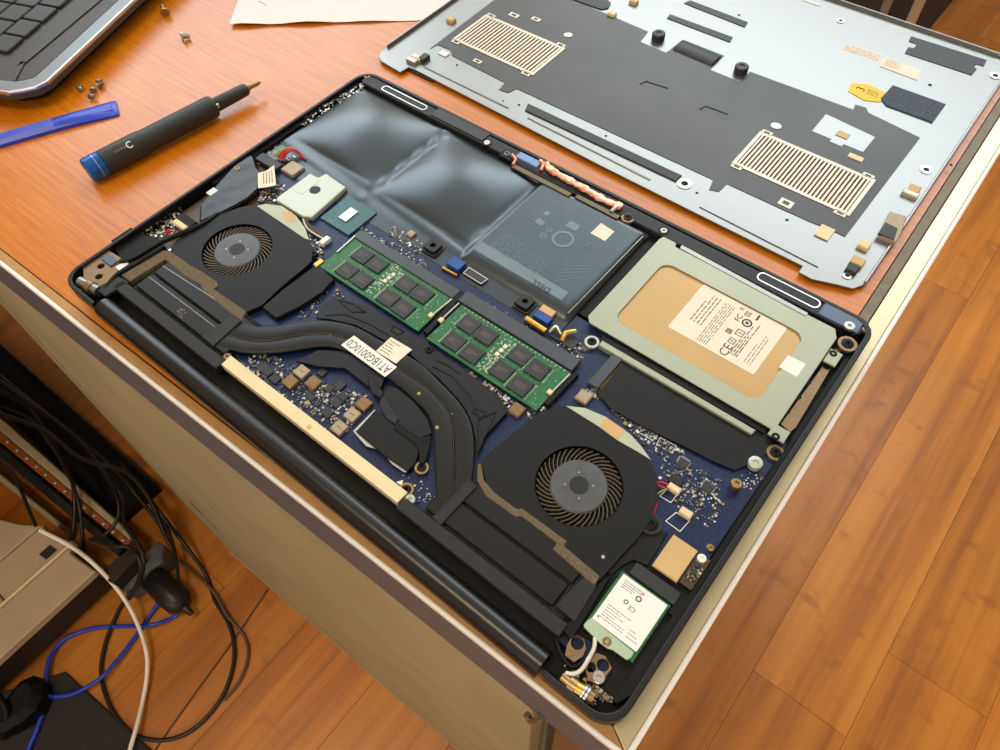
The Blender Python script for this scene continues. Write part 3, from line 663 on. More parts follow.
# --- fans
def fan(cx, cy, housing_px, chord_film, tan_patch, k):
    poly2 = LP(housing_px, -1.6)
    f = lb(MB().prism(poly2, -2.3, -1.6, holes=[circ(cx, cy, 19.4, 56)]), 'fan', M['film'], label='square black blower fan with round intake')
    lb(MB().prism(offs(poly2, .3), -5.4, -4.75), 'fan_base', M['black'], f)
    side = MB(); n = len(poly2)
    side.prism(poly2, -7.5, -2.3, holes=[offs(poly2, .7)]); lb(side, 'fan_wall', M['black'], f)
    bl = MB(); NB = 39
    for i in range(NB):
        a0 = 2 * math.pi * i / NB
        prevs = None
        for s in range(4):
            r = 12.2 + 6.6 * s / 3; a = a0 - 0.42 * (s / 3.0)
            c = Vector((cx + r * math.cos(a), cy + r * math.sin(a)))
            nrm = Vector((-math.sin(a - .6), math.cos(a - .6))) * .22
            cur = [(c.x - nrm.x, c.y - nrm.y, -4.7), (c.x + nrm.x, c.y + nrm.y, -4.7), (c.x + nrm.x, c.y + nrm.y, -2.7), (c.x - nrm.x, c.y - nrm.y, -2.7)]
            if prevs: bl.add(prevs + cur, [(0, 1, 5, 4), (1, 2, 6, 5), (2, 3, 7, 6), (3, 0, 4, 7)] + ([(3, 2, 1, 0)] if s == 1 else []) + ([(4, 5, 6, 7)] if s == 3 else []))
            prevs = cur
    lb(bl, 'impeller_blades', M['blade'], f)['kind'] = 'stuff'
    lb(MB().lathe(cx, cy, [(12.9, -4.7), (12.9, -2.6), (12.3, -1.9), (5.0, -1.7), (4.6, -1.7), (0.001, -1.7)], 40), 'hub', M['hub'], f, smooth=30)
    lb(MB().lathe(cx, cy, [(4.3, -1.75), (4.3, -1.55), (0.001, -1.55)], 28), 'hub_cap', M['darkgrey'], f)
    for a in range(4):
        b = math.radians(35 + 90 * a); lb(MB().cyl(cx + 6.2 * math.cos(b), cy + 6.2 * math.sin(b), -1.75, -1.6, .35, 8), 'hub_mark', M['silver'], f)
    lb(MB().prism(chord_film, -1.58, -1.4), 'crescent_film', M['mylar'], f)
    lb(MB().prism(tan_patch, -1.4, -1.3), 'tape_patch', M['tan'], f)
    return f
c1 = L(237, 249, -1.6); c2 = L(579, 485, -1.6)
f1 = fan(c1[0], c1[1], [(163, 256), (177, 240), (191, 228), (206, 220), (222, 214), (238, 208), (252, 205), (261, 204), (282, 206), (297, 216), (307, 230), (313, 250), (311, 262), (280, 288), (262, 305), (246, 312), (222, 296), (201, 281), (190, 274)],
         LP([(257, 206), (266, 204), (282, 206), (296, 216), (305, 228), (309, 240), (304, 238), (285, 225)], -1.5), LP([(282, 212), (292, 212), (297, 221), (287, 222)], -1.4), 0)
f2 = fan(c2[0], c2[1], [(481, 462), (490, 452), (505, 440), (528, 421), (545, 411), (564, 406), (585, 408), (606, 417), (630, 434), (649, 458), (657, 478), (658, 500), (651, 520), (636, 540), (621, 556), (600, 580), (568, 558), (560, 554), (549, 544), (528, 530), (510, 512), (490, 497)],
         LP([(566, 406), (585, 408), (606, 417), (630, 434), (641, 446), (651, 460), (640, 453), (617, 440), (598, 426)], -1.5), LP([(607, 418), (625, 430), (618, 440), (599, 426)], -1.4), 1)
for p in ((161, 250), (176, 241)): pass
for f_, pts_ in ((f1, [(170, 250)]), (f2, [(603, 557), (660, 478)])):
    for q in pts_:
        u, v = L(*q, -1.6); lb(MB().cyl(u, v, -1.65, -1.35, .8, 10), 'rivet', M['silver'], f_)
screw((651, 523), -2.0, 3.2, M['black'], ring=M['darkgrey']); screw((314, 253), -2, 2.0, M['black'])
# covers beside the fans
poly('plastic_cover', [(283, 289), (306, 272), (318, 264), (334, 279), (322, 292), (300, 306), (276, 318), (262, 307)], -2.0, 3.0, M['film'], ch=.4)
poly('plastic_cover', [(640, 530), (668, 532), (655, 555), (648, 566), (634, 560), (622, 566), (612, 575), (606, 572), (622, 556)], -3.4, 2.0, M['film'], ch=.3)
poly('black_insulator', [(622, 346), (640, 352), (700, 384), (780, 432), (762, 459), (735, 470), (715, 462), (680, 444), (644, 427), (610, 408), (597, 392)], -3.6, .4, M['film'])
# foam seals round the fin blocks
def foam(pxs, w=-1.0, parent=None):
    return lb(MB().prism(LP(pxs, w), -4.5, w, ch=.3), 'foam_seal', M['foam'])
foam([(121, 275), (163, 250), (170, 251), (186, 262), (190, 265), (203, 272), (217, 282), (218, 286), (214, 289), (246, 311), (241, 321), (233, 315), (204, 291), (200, 284), (184, 275), (165, 259), (130, 281)])
foam([(478, 464), (481, 463), (484, 480), (494, 492), (514, 507), (518, 509), (522, 508), (567, 541), (564, 546), (600, 576), (594, 587), (582, 601), (571, 592), (585, 577), (553, 549), (557, 543), (521, 516), (516, 517), (486, 496), (477, 480)])
# fin blocks under the pipes
def fins(u0, u1, v0, v1):
    b = lb(MB().box(u0, u1, v0, v1, -7.5, -3.4), 'fin_block', M['plate'])
    mb = MB(); k = u0 + .6
    while k < u1 - .6: mb.box(k, k + .35, v0 + .2, v1 - .2, -3.4, -2.9); k += 1.25
    lb(mb, 'fins', M['chip'], b)['kind'] = 'stuff'
fins(34, 111, 21, 47); fins(243, 318, 22, 50)
# heat pipes: two flattened black pipes in an S
pA_out = [(245, 323), (262, 326), (280, 325), (300, 321.5), (315, 320), (329, 320), (343, 322.5), (356, 326), (368, 332), (380, 339), (397, 348), (412, 357), (425, 366), (438, 379), (450, 391), (459, 401), (467, 413), (472, 425), (474.5, 440), (474.5, 455), (474, 470), (472, 482)]
mid = [(226, 334), (240, 338), (253, 340.5), (267, 340.5), (280, 339), (300, 335), (316, 334), (332, 334.6), (348, 339), (362, 345), (380, 356), (399, 369), (412, 377), (422, 384), (432, 393), (439, 400), (446, 409), (450, 418), (452.5, 428), (453.5, 448), (454, 468), (453, 496)]
pB_in = [(217, 346), (230, 350), (245, 352.5), (262, 353), (280, 352), (300, 349), (324, 346), (343, 350), (356, 356), (370, 365), (384, 375), (395, 384), (404, 391), (416, 402), (424, 410), (429, 418), (432, 426), (433.5, 435), (434, 452), (434.5, 470), (435.5, 490), (437, 512)]
def pipe(e1, e2, gap):
    a = [Vector(p) for p in LP(e1, -1.2)]; b = [Vector(p) for p in LP(e2, -1.2)]
    a = smooth_path(a, 3); b = smooth_path(b, 3); n = min(len(a), len(b))
    rings = []; mb = MB()
    for i in range(n):
        p, q = a[i], b[i]; d = (q - p); Lh = d.length; d.normalize(); p2 = p + d * gap; q2 = q - d * gap; e = 1.0
        ring = [(p2.x, p2.y, -2.6), (p2.x, p2.y, -1.7), (p2.x + d.x * e * .4, p2.y + d.y * e * .4, -1.3), (p2.x + d.x * e * 1.3, p2.y + d.y * e * 1.3, -1.1), (q2.x - d.x * e * 1.3, q2.y - d.y * e * 1.3, -1.1), (q2.x - d.x * e * .4, q2.y - d.y * e * .4, -1.3), (q2.x, q2.y, -1.7), (q2.x, q2.y, -2.6)]
        rings.append(ring)
    K = 8; vs = [p for r in rings for p in r]; fs = []
    for i in range(n - 1):
        for k in range(K):
            l = (k + 1) % K; fs.append((i * K + k, i * K + l, (i + 1) * K + l, (i + 1) * K + k))
    fs.append(tuple(range(K - 1, -1, -1))); fs.append(tuple((n - 1) * K + k for k in range(K)))
    mb.add(vs, fs); o = lb(mb, 'heat_pipe', M['pipe'], smooth=50)
    return o
def seam(e): lb(MB().tube(smooth_path([(*L(x, y, -1.3), -1.5) for x, y in e], 3), .14, 5), 'bright_seam', M['olive'], smooth=60)
seam(mid)
hpA = pipe(pA_out, mid, .25); hpB = pipe(mid, pB_in, .25)
# straight ends of the pipes over the fin blocks
def slab(u0, u1, v0, v1, r=1.5): return lb(MB().prism(rrect(u0, u1, v0, v1, r, 4), -3.2, -1.3, ch=.5), 'heat_pipe', M['pipe'])
pe = [L(164, 267, -1.3), L(246, 319, -1.3), L(147, 277, -1.3), L(213, 331, -1.3)]
slab(36, 112, 34.4, 44.4); slab(36, 110, 22.6, 33.4)
slab(245, 313, 36.0, 46.0); slab(244, 312, 23.4, 34.8)
for pr in ([(163, 266), (165, 265.5), (222, 304), (220, 305)], [(149, 277), (151, 276.5), (215, 327), (213, 328)]):
    lb(MB().tube([(*L(*pr[0], -1.2), -1.25), (*L(*pr[2], -1.2), -1.25)], .28, 6), 'bright_seam', M['steel'])
u, v = L(181, 313, -1.2)
sp = MB()
for k in range(26): a, b = random.uniform(-2.6, 2.6), random.uniform(-2.2, 2.2); s = random.uniform(.2, .6); sp.box(u + a - s / 2, u + a + s / 2, v + b - s / 3, v + b + s / 3, -1.32, -1.1)
lb(sp, 'scuff_flakes', M['taupe'])['kind'] = 'stuff'
# clamps across the pipes
poly('pipe_clamp', [(232, 314), (241, 321), (213, 346), (202, 337)], -.4, 1.4, M['darkgrey'], ch=.3)
poly('pipe_clamp', [(469, 478), (477, 486), (440, 526), (432, 517)], -.4, 1.4, M['darkgrey'], ch=.3)
poly('pipe_clamp', [(119, 276), (129, 282), (105, 296), (94, 288)], -.6, 2.0, M['darkgrey'], ch=.3)
poly('pipe_clamp', [(584, 577), (597, 586), (575, 622), (556, 606), (566, 594)], -.8, 2.0, M['darkgrey'], ch=.3)
poly('plastic_wall', [(601, 581), (612, 574), (572, 640), (562, 630)], -1.4, 5, M['black'], ch=.4)
for px, r in (((419, 393.5), .9), ((437, 427.5), .9), ((452, 414), .35), ((330, 335), .35)):
    u, v = L(*px, -1.1); lb(MB().lathe(u, v, [(r, -1.3), (r, -1.0), (r * .5, -.85), (.001, -.85)], 10), 'solder_dot', M['wireyellow'])
# heatsink plates
hs = poly('heatsink_plate', [(316, 318), (322, 305), (335, 297), (352, 301), (370, 308), (402, 327), (428, 343), (436, 352), (455, 362), (478, 380), (500, 397), (508, 411), (484, 437), (477, 456), (475.5, 440), (472.5, 425), (467, 412), (459, 400), (438, 378), (412, 356), (380, 338), (356, 325), (329, 319)], -2.2, 1.2, M['plate'], ch=.2)
def rib(pp, w=-2.1, r=.35): return lb(MB().tube([(*L(x, y, w), w) for x, y in pp], r, 6), 'stamped_rib', M['plate'], hs)
rib([(338, 300), (352, 303), (366, 312), (352, 312), (338, 300)]); rib([(326, 315), (345, 314), (372, 325), (398, 341)]); rib([(394, 325), (404, 331), (398, 335), (391, 330), (394, 325)])
rib([(432, 366), (452, 376), (470, 396), (480, 420)]); rib([(478, 420), (496, 412), (478, 452), (478, 420)]); rib([(474, 408), (486, 412), (482, 418), (472, 412), (474, 408)]); rib([(436, 360), (450, 366), (460, 374)])
def raised(txt, px, size): 
    mb = MB(); u, v = L(*px, -2.1); put_text(mb, txt, size, u, v, -2.1, math.pi); lb(mb, 'stamped_text', M['darkgrey'], hs)
raised('3', (372, 315), 4); raised('2', (386, 323), 4); raised('2', (340, 309), 4); raised('21', (481, 412), 4)
poly('heatsink_plate', [(318, 350), (343, 351), (358, 358), (385, 377), (381, 388), (366, 385), (345, 368), (318, 366), (296, 361)], -2.4, 1.4, M['plate'], ch=.2)
poly('heatsink_plate', [(381, 394), (389, 386), (398, 388), (416, 403), (428, 419), (432, 433), (419, 439), (396, 423), (383, 407)], -2.2, 1.6, M['plate'], ch=.3)
cpu = poly('black_cpu_block', [(375, 410), (384, 417), (400, 428), (421, 445), (416, 462), (408, 471), (384, 455), (356, 431)], -2.0, 2.2, M['film'], ch=.3)
poly('silver_rim', [(353, 431), (356, 430), (378, 447), (376, 449), (366, 446)], -3.2, .4, M['silver'], cpu); poly('silver_rim', [(383, 453), (386, 454), (407, 472), (404, 472), (392, 464)], -3.2, .4, M['silver'], cpu); poly('silver_rim', [(353, 431), (374, 410), (376, 410), (356, 432)], -3.2, .4, M['silver'], cpu)
poly('spring_arm', [(381, 397), (386, 397), (399, 419), (395, 424), (386, 418), (379, 404)], -1.4, 1.0, M['darkgrey'], ch=.3)
poly('spring_arm', [(367, 376), (373, 378), (384, 393), (380, 398), (371, 392)], -1.6, 1.0, M['plate'], ch=.3)
poly('spring_arm', [(396, 422), (418, 438), (431, 435), (430, 446), (425, 462), (419, 464), (419, 452), (414, 443), (393, 428)], -1.4, .8, M['black'], ch=.3)
screw((421.5, 467), -2.4, 2.1, M['black'], ring=M['brass']); screw((406, 489), -3.2, 2.2, M['black'], ring=M['brass'])
screw((429, 349), -1.4, 2.0, M['black']); screw((424, 441), -1.2, 1.4, M['black']); screw((337, 290), -3.4, .9, M['brass']); screw((490.5, 390.5), -3.6, 1.0, M['copper'])
poly('gold_finger', [(321, 258), (324, 261), (316, 267), (313, 264)], -1.8, 1.6, M['gold'], ch=.2)
# labels on the pipes
lq = snap(*LP([(354, 336), (397, 367), (385, 377), (341, 345)], -.9))
c_ = LP([(354, 335.5), (397, 367), (385, 377), (341, 345)], -.9)
wl = lb(MB().prism(c_, -1.0, -.85), 'part_number_label', M['whitepaper'])
ctrp = Vector((sum(p[0] for p in c_) / 4, sum(p[1] for p in c_) / 4)); dirv = (Vector(c_[0]) + Vector(c_[3]) - Vector(c_[1]) - Vector(c_[2])) / 2
hgt = (Vector(c_[0]) - Vector(c_[3])).length; tm = MB(); 
_vs, _fs = text_mb('AT1BG0010C0', hgt * .80, bold=.012); _w = max(p[0] for p in _vs) - min(p[0] for p in _vs)
put_text(tm, 'AT1BG0010C0', hgt * .80, ctrp.x, ctrp.y, -.83, math.atan2(dirv.y, dirv.x), bold=.012, sx=dirv.length * .93 / _w)
lb(tm, 'printed_number', M['ink'], wl)
c2_ = LP([(391, 337), (412, 349.5), (396, 363.5), (376, 351)], -.9)
w2 = lb(MB().prism(c2_, -1.0, -.86), 'small_label', M['paper'])
def print_rows(q, rows, along01=True, z=0, mt=None, parent=None, s0=.08, s1=.92, t0=.1, t1=.9, th=.25, name='print_line', wordy=True):
    # q: 4 corners; rows run from q0->q1, stacked q0->q3
    Q = [Vector(p) for p in q]; mb = MB()
    for r in range(rows):
        t = t0 + (t1 - t0) * (r + .5) / rows; a = Q[0].lerp(Q[3], t); b = Q[1].lerp(Q[2], t); d = (b - a); nn = Vector((-d.y, d.x)).normalized() * th
        s = s0; end = s1 if random.random() < .6 else s0 + (s1 - s0) * random.uniform(.45, .9)
        while s < end:
            e = min(end, s + random.uniform(.04, .16)) if wordy else end
            p0 = a + d * s; p1 = a + d * e
            mb.add([(p0.x - nn.x, p0.y - nn.y, z), (p1.x - nn.x, p1.y - nn.y, z), (p1.x + nn.x, p1.y + nn.y, z), (p0.x + nn.x, p0.y + nn.y, z)], [(0, 1, 2, 3)])
            s = e + .025
    for i, f in enumerate(mb.f):
        A, B, C_ = (Vector(mb.v[f[k]]) for k in (0, 1, 2))
        if (B - A).cross(C_ - A).z < 0: mb.f[i] = tuple(reversed(f))
    return lb(mb, name, mt or M['ink'], parent)
print_rows([c2_[0], c2_[1], c2_[2], c2_[3]], 5, z=-.84, mt=M['inkgrey'], parent=w2, s1=.55)
# --- memory modules
def ram(quad, rows, clip_l, clip_r):
    c = snap(*LP(quad, -2.6)); r = lb(MB().box(c[0], c[1], c[2], c[3], -3.6, -2.6), 'memory_module', M['ram'], label='green memory module with eight black chips')
    r_ = []
    for p in rows:
        u, v = L(*p, -1.7); r_.append((u, v))
        b = lb(MB().box(u - 5.1, u + 5.1, v - 4.7, v + 4.7, -2.6, -1.6, ch=.15), 'memory_chip', M['chip'], r)
        print_rows([(u - 3.6, v + 2), (u + 3.6, v + 2), (u + 3.6, v - 2), (u - 3.6, v - 2)], 3, z=-1.58, mt=M['inkgrey'], parent=b, th=.2)
    pads = MB()
    for k in range(26): t = c[0] + 3 + k * (c[1] - c[0] - 6) / 25; pads.box(t - .4, t + .4, c[3] - 1.1, c[3] - .5, -2.62, -2.54)
    for i in range(4):
        us = sorted(set(round(p[0], 1) for p in r_))
    for (u, v) in r_:
        for k in range(9): pads.box(u - 6.7, u - 5.9, v - 4.5 + k * 1.1, v - 4.0 + k * 1.1, -2.62, -2.54)
        if u > c[0] + 50:
            for k in range(9): pads.box(u + 6.0, u + 6.6, v - 4.5 + k * 1.1, v - 4.0 + k * 1.1, -2.62, -2.54)
    m_ = (c[0] + c[1]) / 2
    for k in range(70): a, b = random.uniform(-4, 4), random.uniform(c[2] + 2, c[3] - 3); pads.box(m_ + a - .5, m_ + a + .5, b - .3, b + .3, -2.62, -2.2 - random.random() * .3)
    for k in range(90): a, b = random.uniform(c[0] + 1, c[1] - 1), random.uniform(c[2] + 1, c[3] - 1); pads.box(a - .3, a + .3, b - .2, b + .2, -2.62, -2.52)
    lb(pads, 'solder_pads', M['mylar'], r)['kind'] = 'stuff'
    for k in range(3): lb(MB().box(m_ - 1.2 + k * .2, m_ + .8 + k * .2, c[2] + 13 + k * 3, c[2] + 15 + k * 3, -2.6, -1.9), 'capacitor', M['paper'], r)
    for (a, b, t) in (clip_l, clip_r):
        if a is None: continue
        p, q = L(*a, -2), L(*b, -2); lb(MB().tube([(*p, -2.2), (*q, -2.2)], .55, 6), 'spring_clip', M['silver'])
        if t: u, v = L(*t, -2); lb(MB().box(u - 1.3, u + 1.3, v - 1.3, v + 1.3, -3, -1.5, ch=.2), 'clip_tab', M['cream'])
    return r
ram([(355, 236), (456, 293), (420, 332), (320, 267)], [(362.5, 255), (377, 264), (406, 284), (422, 294), (347, 270), (362, 279.5), (388, 297.5), (403, 308)], ((355, 236), (337, 252), None), ((452, 299), (432, 315), (431, 315)))
ram([(461, 303), (571, 374), (536, 409), (427, 340)], [(469, 324), (486, 335), (520, 355), (537.5, 369), (454, 341), (472, 353), (501.5, 370), (520, 385)], ((459, 303), (442, 319), (441, 320)), ((570, 374), (553, 391), (550, 392)))
box4('memory_socket', [(358, 231), (463, 288), (455, 296), (350, 238)], -1.8, 3.2, M['socket'], ch=.3); box4('memory_socket', [(466, 290), (581, 359), (573, 370), (458, 301)], -1.8, 3.2, M['socket'], ch=.3)
poly('socket_arm', [(461, 290), (465, 293), (428, 334), (423, 331)], -1.9, 3, M['black'], ch=.3); poly('socket_arm', [(575, 371), (579, 374), (548, 406), (544, 402)], -2.2, 3, M['black'], ch=.3)
# --- swollen battery: a pouch surface over three cells
def bat_z(u, v):
    z = -3.4
    if v < 158: z += -(158 - v) / 24.0 * 1.5
    if v < 158 and u < 158: z += .55 * math.sin(u * .07 + v * .45) * math.exp(-((v - 151) / 5) ** 2)
    def pil(uc, vc, hu, hv, H, p):
        s, t = abs(u - uc) / hu, abs(v - vc) / hv
        if s >= 1 or t >= 1: return 0.0
        return H * ((1 - s ** p) * (1 - t ** p)) ** .78
    z += pil(43.5, 190.5, 36.5, 31.5, 6.6, 1.75); z += pil(121.5, 188.5, 35.0, 32.5, 6.6, 1.75)
    if u > 78 and u < 89: z += .35 * math.exp(-((u - 83.5) / 3.5) ** 2) * math.sin(v * .42 + u * .1) 
    if u > 158: z += 2.2 * min(1, (u - 158) / 4.0) * min(1, max(0, (231.5 - u)) / 3.0) ** .5 * min(1, max(0, (222 - v)) / 3.0) ** .5 * min(1, max(0, (v - 145)) / 6.0) ** .6
    if u > 145 and u < 165 and v < 172: z += .9 * math.exp(-((u - 157 + (v - 165) * .1) / 2.2) ** 2) * math.exp(-((v - 163) / 6.0) ** 2)
    return z
NU, NV = 186, 78; bu0, bu1, bv0, bv1 = 7.2, 232.4, 135.0, 222.4
bm_ = MB(); vs = []
for j in range(NV + 1):
    for i in range(NU + 1):
        u = bu0 + (bu1 - bu0) * i / NU; v = bv0 + (bv1 - bv0) * j / NV; vs.append((u, v, bat_z(u, v)))
fs = [(j * (NU + 1) + i, j * (NU + 1) + i + 1, (j + 1) * (NU + 1) + i + 1, (j + 1) * (NU + 1) + i) for j in range(NV) for i in range(NU)]
nb = len(vs)
ring = [i for i in range(NU + 1)] + [j * (NU + 1) + NU for j in range(1, NV + 1)] + [NV * (NU + 1) + i for i in range(NU - 1, -1, -1)] + [j * (NU + 1) for j in range(NV - 1, 0, -1)]
for k in ring: vs.append((vs[k][0], vs[k][1], -8.3))
for k in range(len(ring)):
    l = (k + 1) % len(ring); fs.append((ring[k], nb + k, nb + l, ring[l]))
bm_.add(vs, fs)
bat = lb(bm_, 'battery', M['batfilm'], smooth=60, label='swollen black pouch battery with two bulging cells')
# seam edges and label on the third cell
def on_bat(q, name, mt, lift=.06, n=14, parent=None):
    Q = [Vector(p) for p in q]; vs = []; N = n
    for j in range(N + 1):
        for i in range(N + 1):
            p = Q[3].lerp(Q[2], i / N).lerp(Q[0].lerp(Q[1], i / N), j / N); vs.append((p.x, p.y, bat_z(p.x, p.y) + lift))
    fs = [(j * (N + 1) + i, j * (N + 1) + i + 1, (j + 1) * (N + 1) + i + 1, (j + 1) * (N + 1) + i) for j in range(N) for i in range(N)]
    return lb(MB().add(vs, fs), name, mt, parent or bat, smooth=60)
blab = on_bat([(162.5, 217.5), (228.0, 216.5), (226.5, 152.5), (162.5, 152.5)], 'battery_label', M['batlabel'], .06, 24)
zt = -1.2 + .10
on_bat([(163, 160.0), (222, 159.4), (222, 153.2), (163, 153.2)], 'label_strip', M['batink'], .09, 16)
def btext(t, px, size, mt=None, ang=math.pi, bold=.0):
    mb = MB(); u, v = L(*px, zt); put_text(mb, t, size, u, v, bat_z(u, v) + .3, ang, bold=bold); return lb(mb, 'label_text', mt or M['batink'], blab)
M['navyink'] = mat('dark_label_ink', (34, 46, 56), 0.5)
btext('DELL', (541, 286), 5.2, M['navyink'], bold=.03)
_q = lambda a: LP(a, zt)
print_rows(_q([(556, 193), (632, 233), (622, 241), (546, 202)]), 3, z=zt + .1, mt=M['batink'], parent=blab, th=.22, s1=.7)
print_rows(_q([(505, 229), (560, 262), (535, 285), (482, 243)]), 9, z=zt + .1, mt=M['batink'], parent=blab, th=.22)
print_rows(_q([(566, 262), (600, 262), (585, 280), (550, 285)]), 5, z=zt + .1, mt=M['batink'], parent=blab, th=.25)
print_rows(_q([(534, 206), (556, 218), (545, 228), (522, 216)]), 4, z=zt + .1, mt=M['batink'], parent=blab, th=.25)
def ringmark(px, r, t, mt=M['batink'], parent=None, z=None):
    zz = zt + .1 if z is None else z; u, v = L(*px, zz); return lb(MB().prism(circ(u, v, r, 28), zz - .02, zz + .03, holes=[circ(u, v, r - t, 28)]), 'round_mark', mt, parent or blab)
ringmark((563, 239), 6.2, 1.4); ringmark((543.5, 235.5), 1.9, .7); ringmark((549.5, 230), 1.7, .7)
for p, a, b in (((540, 222), 5, 4), ((573, 226), 7, 5), ((547, 213.5), 3, 3)): u, v = L(*p, zt); lb(MB().box(u - a / 2, u + a / 2, v - b / 2, v + b / 2, zt, zt + .12), 'pictogram_box', M['batink'], blab)
btext('CE', (591, 246), 5, None, math.pi * .96, .02); btext('FCOM2', (617, 217), 2.6, M['batink'])
poly('square_sticker', [(601, 223), (614.5, 231.5), (605, 241), (590.5, 233)], zt + .2, .12, M['paper'], bat)
lb(MB().tube([(*L(643, 236, -1), -1.4), (*L(568, 312, -1), -2.2)], .45, 6), 'edge_seam', M['steel'], bat)
lb(MB().tube([(*L(640, 239, -3), -3), (*L(572, 310, -3), -4)], .4, 6), 'edge_seam', M['darkgrey'], bat)
box4('gap_filler', [(652, 236), (662, 241), (584, 314), (574, 312)], -5, 3, M['black'])
# --- solid-state drive in its caddy
cq = snap(*LP([(663, 238), (839, 333), (774, 433), (584, 317)], -1.0)); wq = snap(*LP([(664, 260), (806, 337), (757, 400), (614, 321)], -1.0))
cpoly = [(cq[0], cq[2] + 3), (cq[0] + 3, cq[2]), (cq[1], cq[2]), (cq[1], cq[3] - 5), (cq[1] - 3, cq[3]), (cq[0] + 10, cq[3]), (cq[0] + 9, cq[3] + 2.6), (cq[0] + 1, cq[3] + 2.6), (cq[0], cq[3])]
cad = lb(MB().prism(cpoly, -1.9, -1.0, holes=[rrect(*wq, 6, 6)]), 'drive_caddy', M['caddy'], bevel=.25)
ssd = lb(MB().box(cq[0] + 2, cq[1] - 2, cq[2] + 2, cq[3] - 2, -8.2, -2.0, ch=.6), 'solid_state_drive', M['ssdtan'])
lq_ = snap(*LP([(704, 285), (788, 328), (753, 375), (667, 326)], -1.9))
sl = lb(MB().prism(rrect(*lq_, 1.0), -2.0, -1.85), 'drive_label', M['paper'], ssd)
def lcorner(s0, s1, t0, t1):   # fractions on the drive label: s along u, t along v ; rows along v
    U0 = lq_[0] + (lq_[1] - lq_[0]) * s0; U1 = lq_[0] + (lq_[1] - lq_[0]) * s1; V0 = lq_[2] + (lq_[3] - lq_[2]) * t0; V1 = lq_[2] + (lq_[3] - lq_[2]) * t1
    return [(U0, V0), (U0, V1), (U1, V1), (U1, V0)]
print_rows(lcorner(.10, .30, .25, .95), 4, z=-1.83, parent=sl, mt=M['inkgrey'], th=.3)
print_rows(lcorner(.30, .46, .03, .97), 5, z=-1.83, parent=sl, mt=M['inkgrey'], th=.2, s0=.02)
print_rows(lcorner(.66, .78, .05, .9), 4, z=-1.83, parent=sl, mt=M['inkgrey'], th=.28)
print_rows(lcorner(.82, .94, .05, .85), 3, z=-1.83, parent=sl, mt=M['inkgrey'], th=.18)
def ltext(t, px, size, bold=.0):
    mb = MB(); u, v = L(*px, -1.83); put_text(mb, t, size, u, v, -1.82, math.pi / 2, bold=bold); lb(mb, 'print_mark', M['ink'], sl)
ltext('CE', (726, 350), 6.6, .0); ltext('FC', (739, 318), 4.2, .04); ltext('R', (742.5, 309), 3.2, .03)
for px in ((747, 323),): ringmark(px, 2.6, .8, M['ink'], sl, -1.83); 
u, v = L(747, 323, -1.83); lb(MB().box(u - .8, u + .8, v - .8, v + .8, -1.84, -1.81), 'print_mark', M['ink'], sl)
for px, a in (((740, 333), 4.2), ((732, 341), 3.6), ((729, 331), 3.0), ((748, 314), 3.0)):
    u, v = L(*px, -1.83); lb(MB().prism(rrect(u - a / 2, u + a / 2, v - a / 2, v + a / 2), -1.85, -1.81, holes=[rrect(u - a / 2 + .5, u + a / 2 - .5, v - a / 2 + .5, v + a / 2 - .5)]), 'print_mark', M['inkgrey'], sl); lb(MB().box(u - a / 4, u + a / 4, v - .3, v + .3, -1.85, -1.81), 'print_mark', M['inkgrey'], sl)
u, v = L(758, 318, -1.83); lb(MB().box(u - .5, u + .5, v - 2, v + 2, -1.85, -1.81), 'print_mark', M['ink'], sl)
u, v = L(729, 331, -1.83); lb(MB().prism([(u, v + 2), (u - 1.8, v - 1.4), (u + 1.8, v - 1.4)], -1.85, -1.8, holes=[[(u, v + 1), (u - .9, v - .8), (u + .9, v - .8)]]), 'print_mark', M['inkgrey'], sl)
poly('square_sticker', [(788, 355), (806, 364), (797, 377), (779, 367)], -.85, .12, M['whitepaper'], cad)
# caddy rails and flange
poly('caddy_rail', [(603, 335), (768, 428), (764, 433), (600, 340)], -2.4, 4, M['black'], cad)
poly('caddy_rail', [(602, 340), (756, 430), (752, 434), (599, 345)], -2.0, 3, M['caddy'], cad, ch=.3)
poly('caddy_lip', [(682, 245), (808, 313), (806, 316), (680, 248)], -.7, .8, M['steel'], cad); poly('caddy_lip', [(668, 237), (672, 240), (655, 262), (650, 260)], -1.2, .5, M['silver'], cad)
fl_ = poly('caddy_flange', [(836, 348), (841, 351), (796, 427), (790, 432), (781, 424)], -3.2, .6, M['bronze'], cad)
for p in ((826, 366), (807, 381), (797, 396), (786, 410)): u, v = L(*p, -3.1); lb(MB().cyl(u + .4, v, -3.3, -3.1, 1.8, 14), 'hole', M['black'], fl_)
for q, s in (([(832, 349), (843, 354), (835, 368), (823, 359)], (833.5, 353)), ([(773, 425), (792, 430), (784, 443), (768, 434)], (776, 436))):
    t_ = box4('caddy_tab', q, -.9, 1.0, M['caddy'], cad, ch=.2); screw(s, -.5, 1.9, M['black'], t_, h=.6)
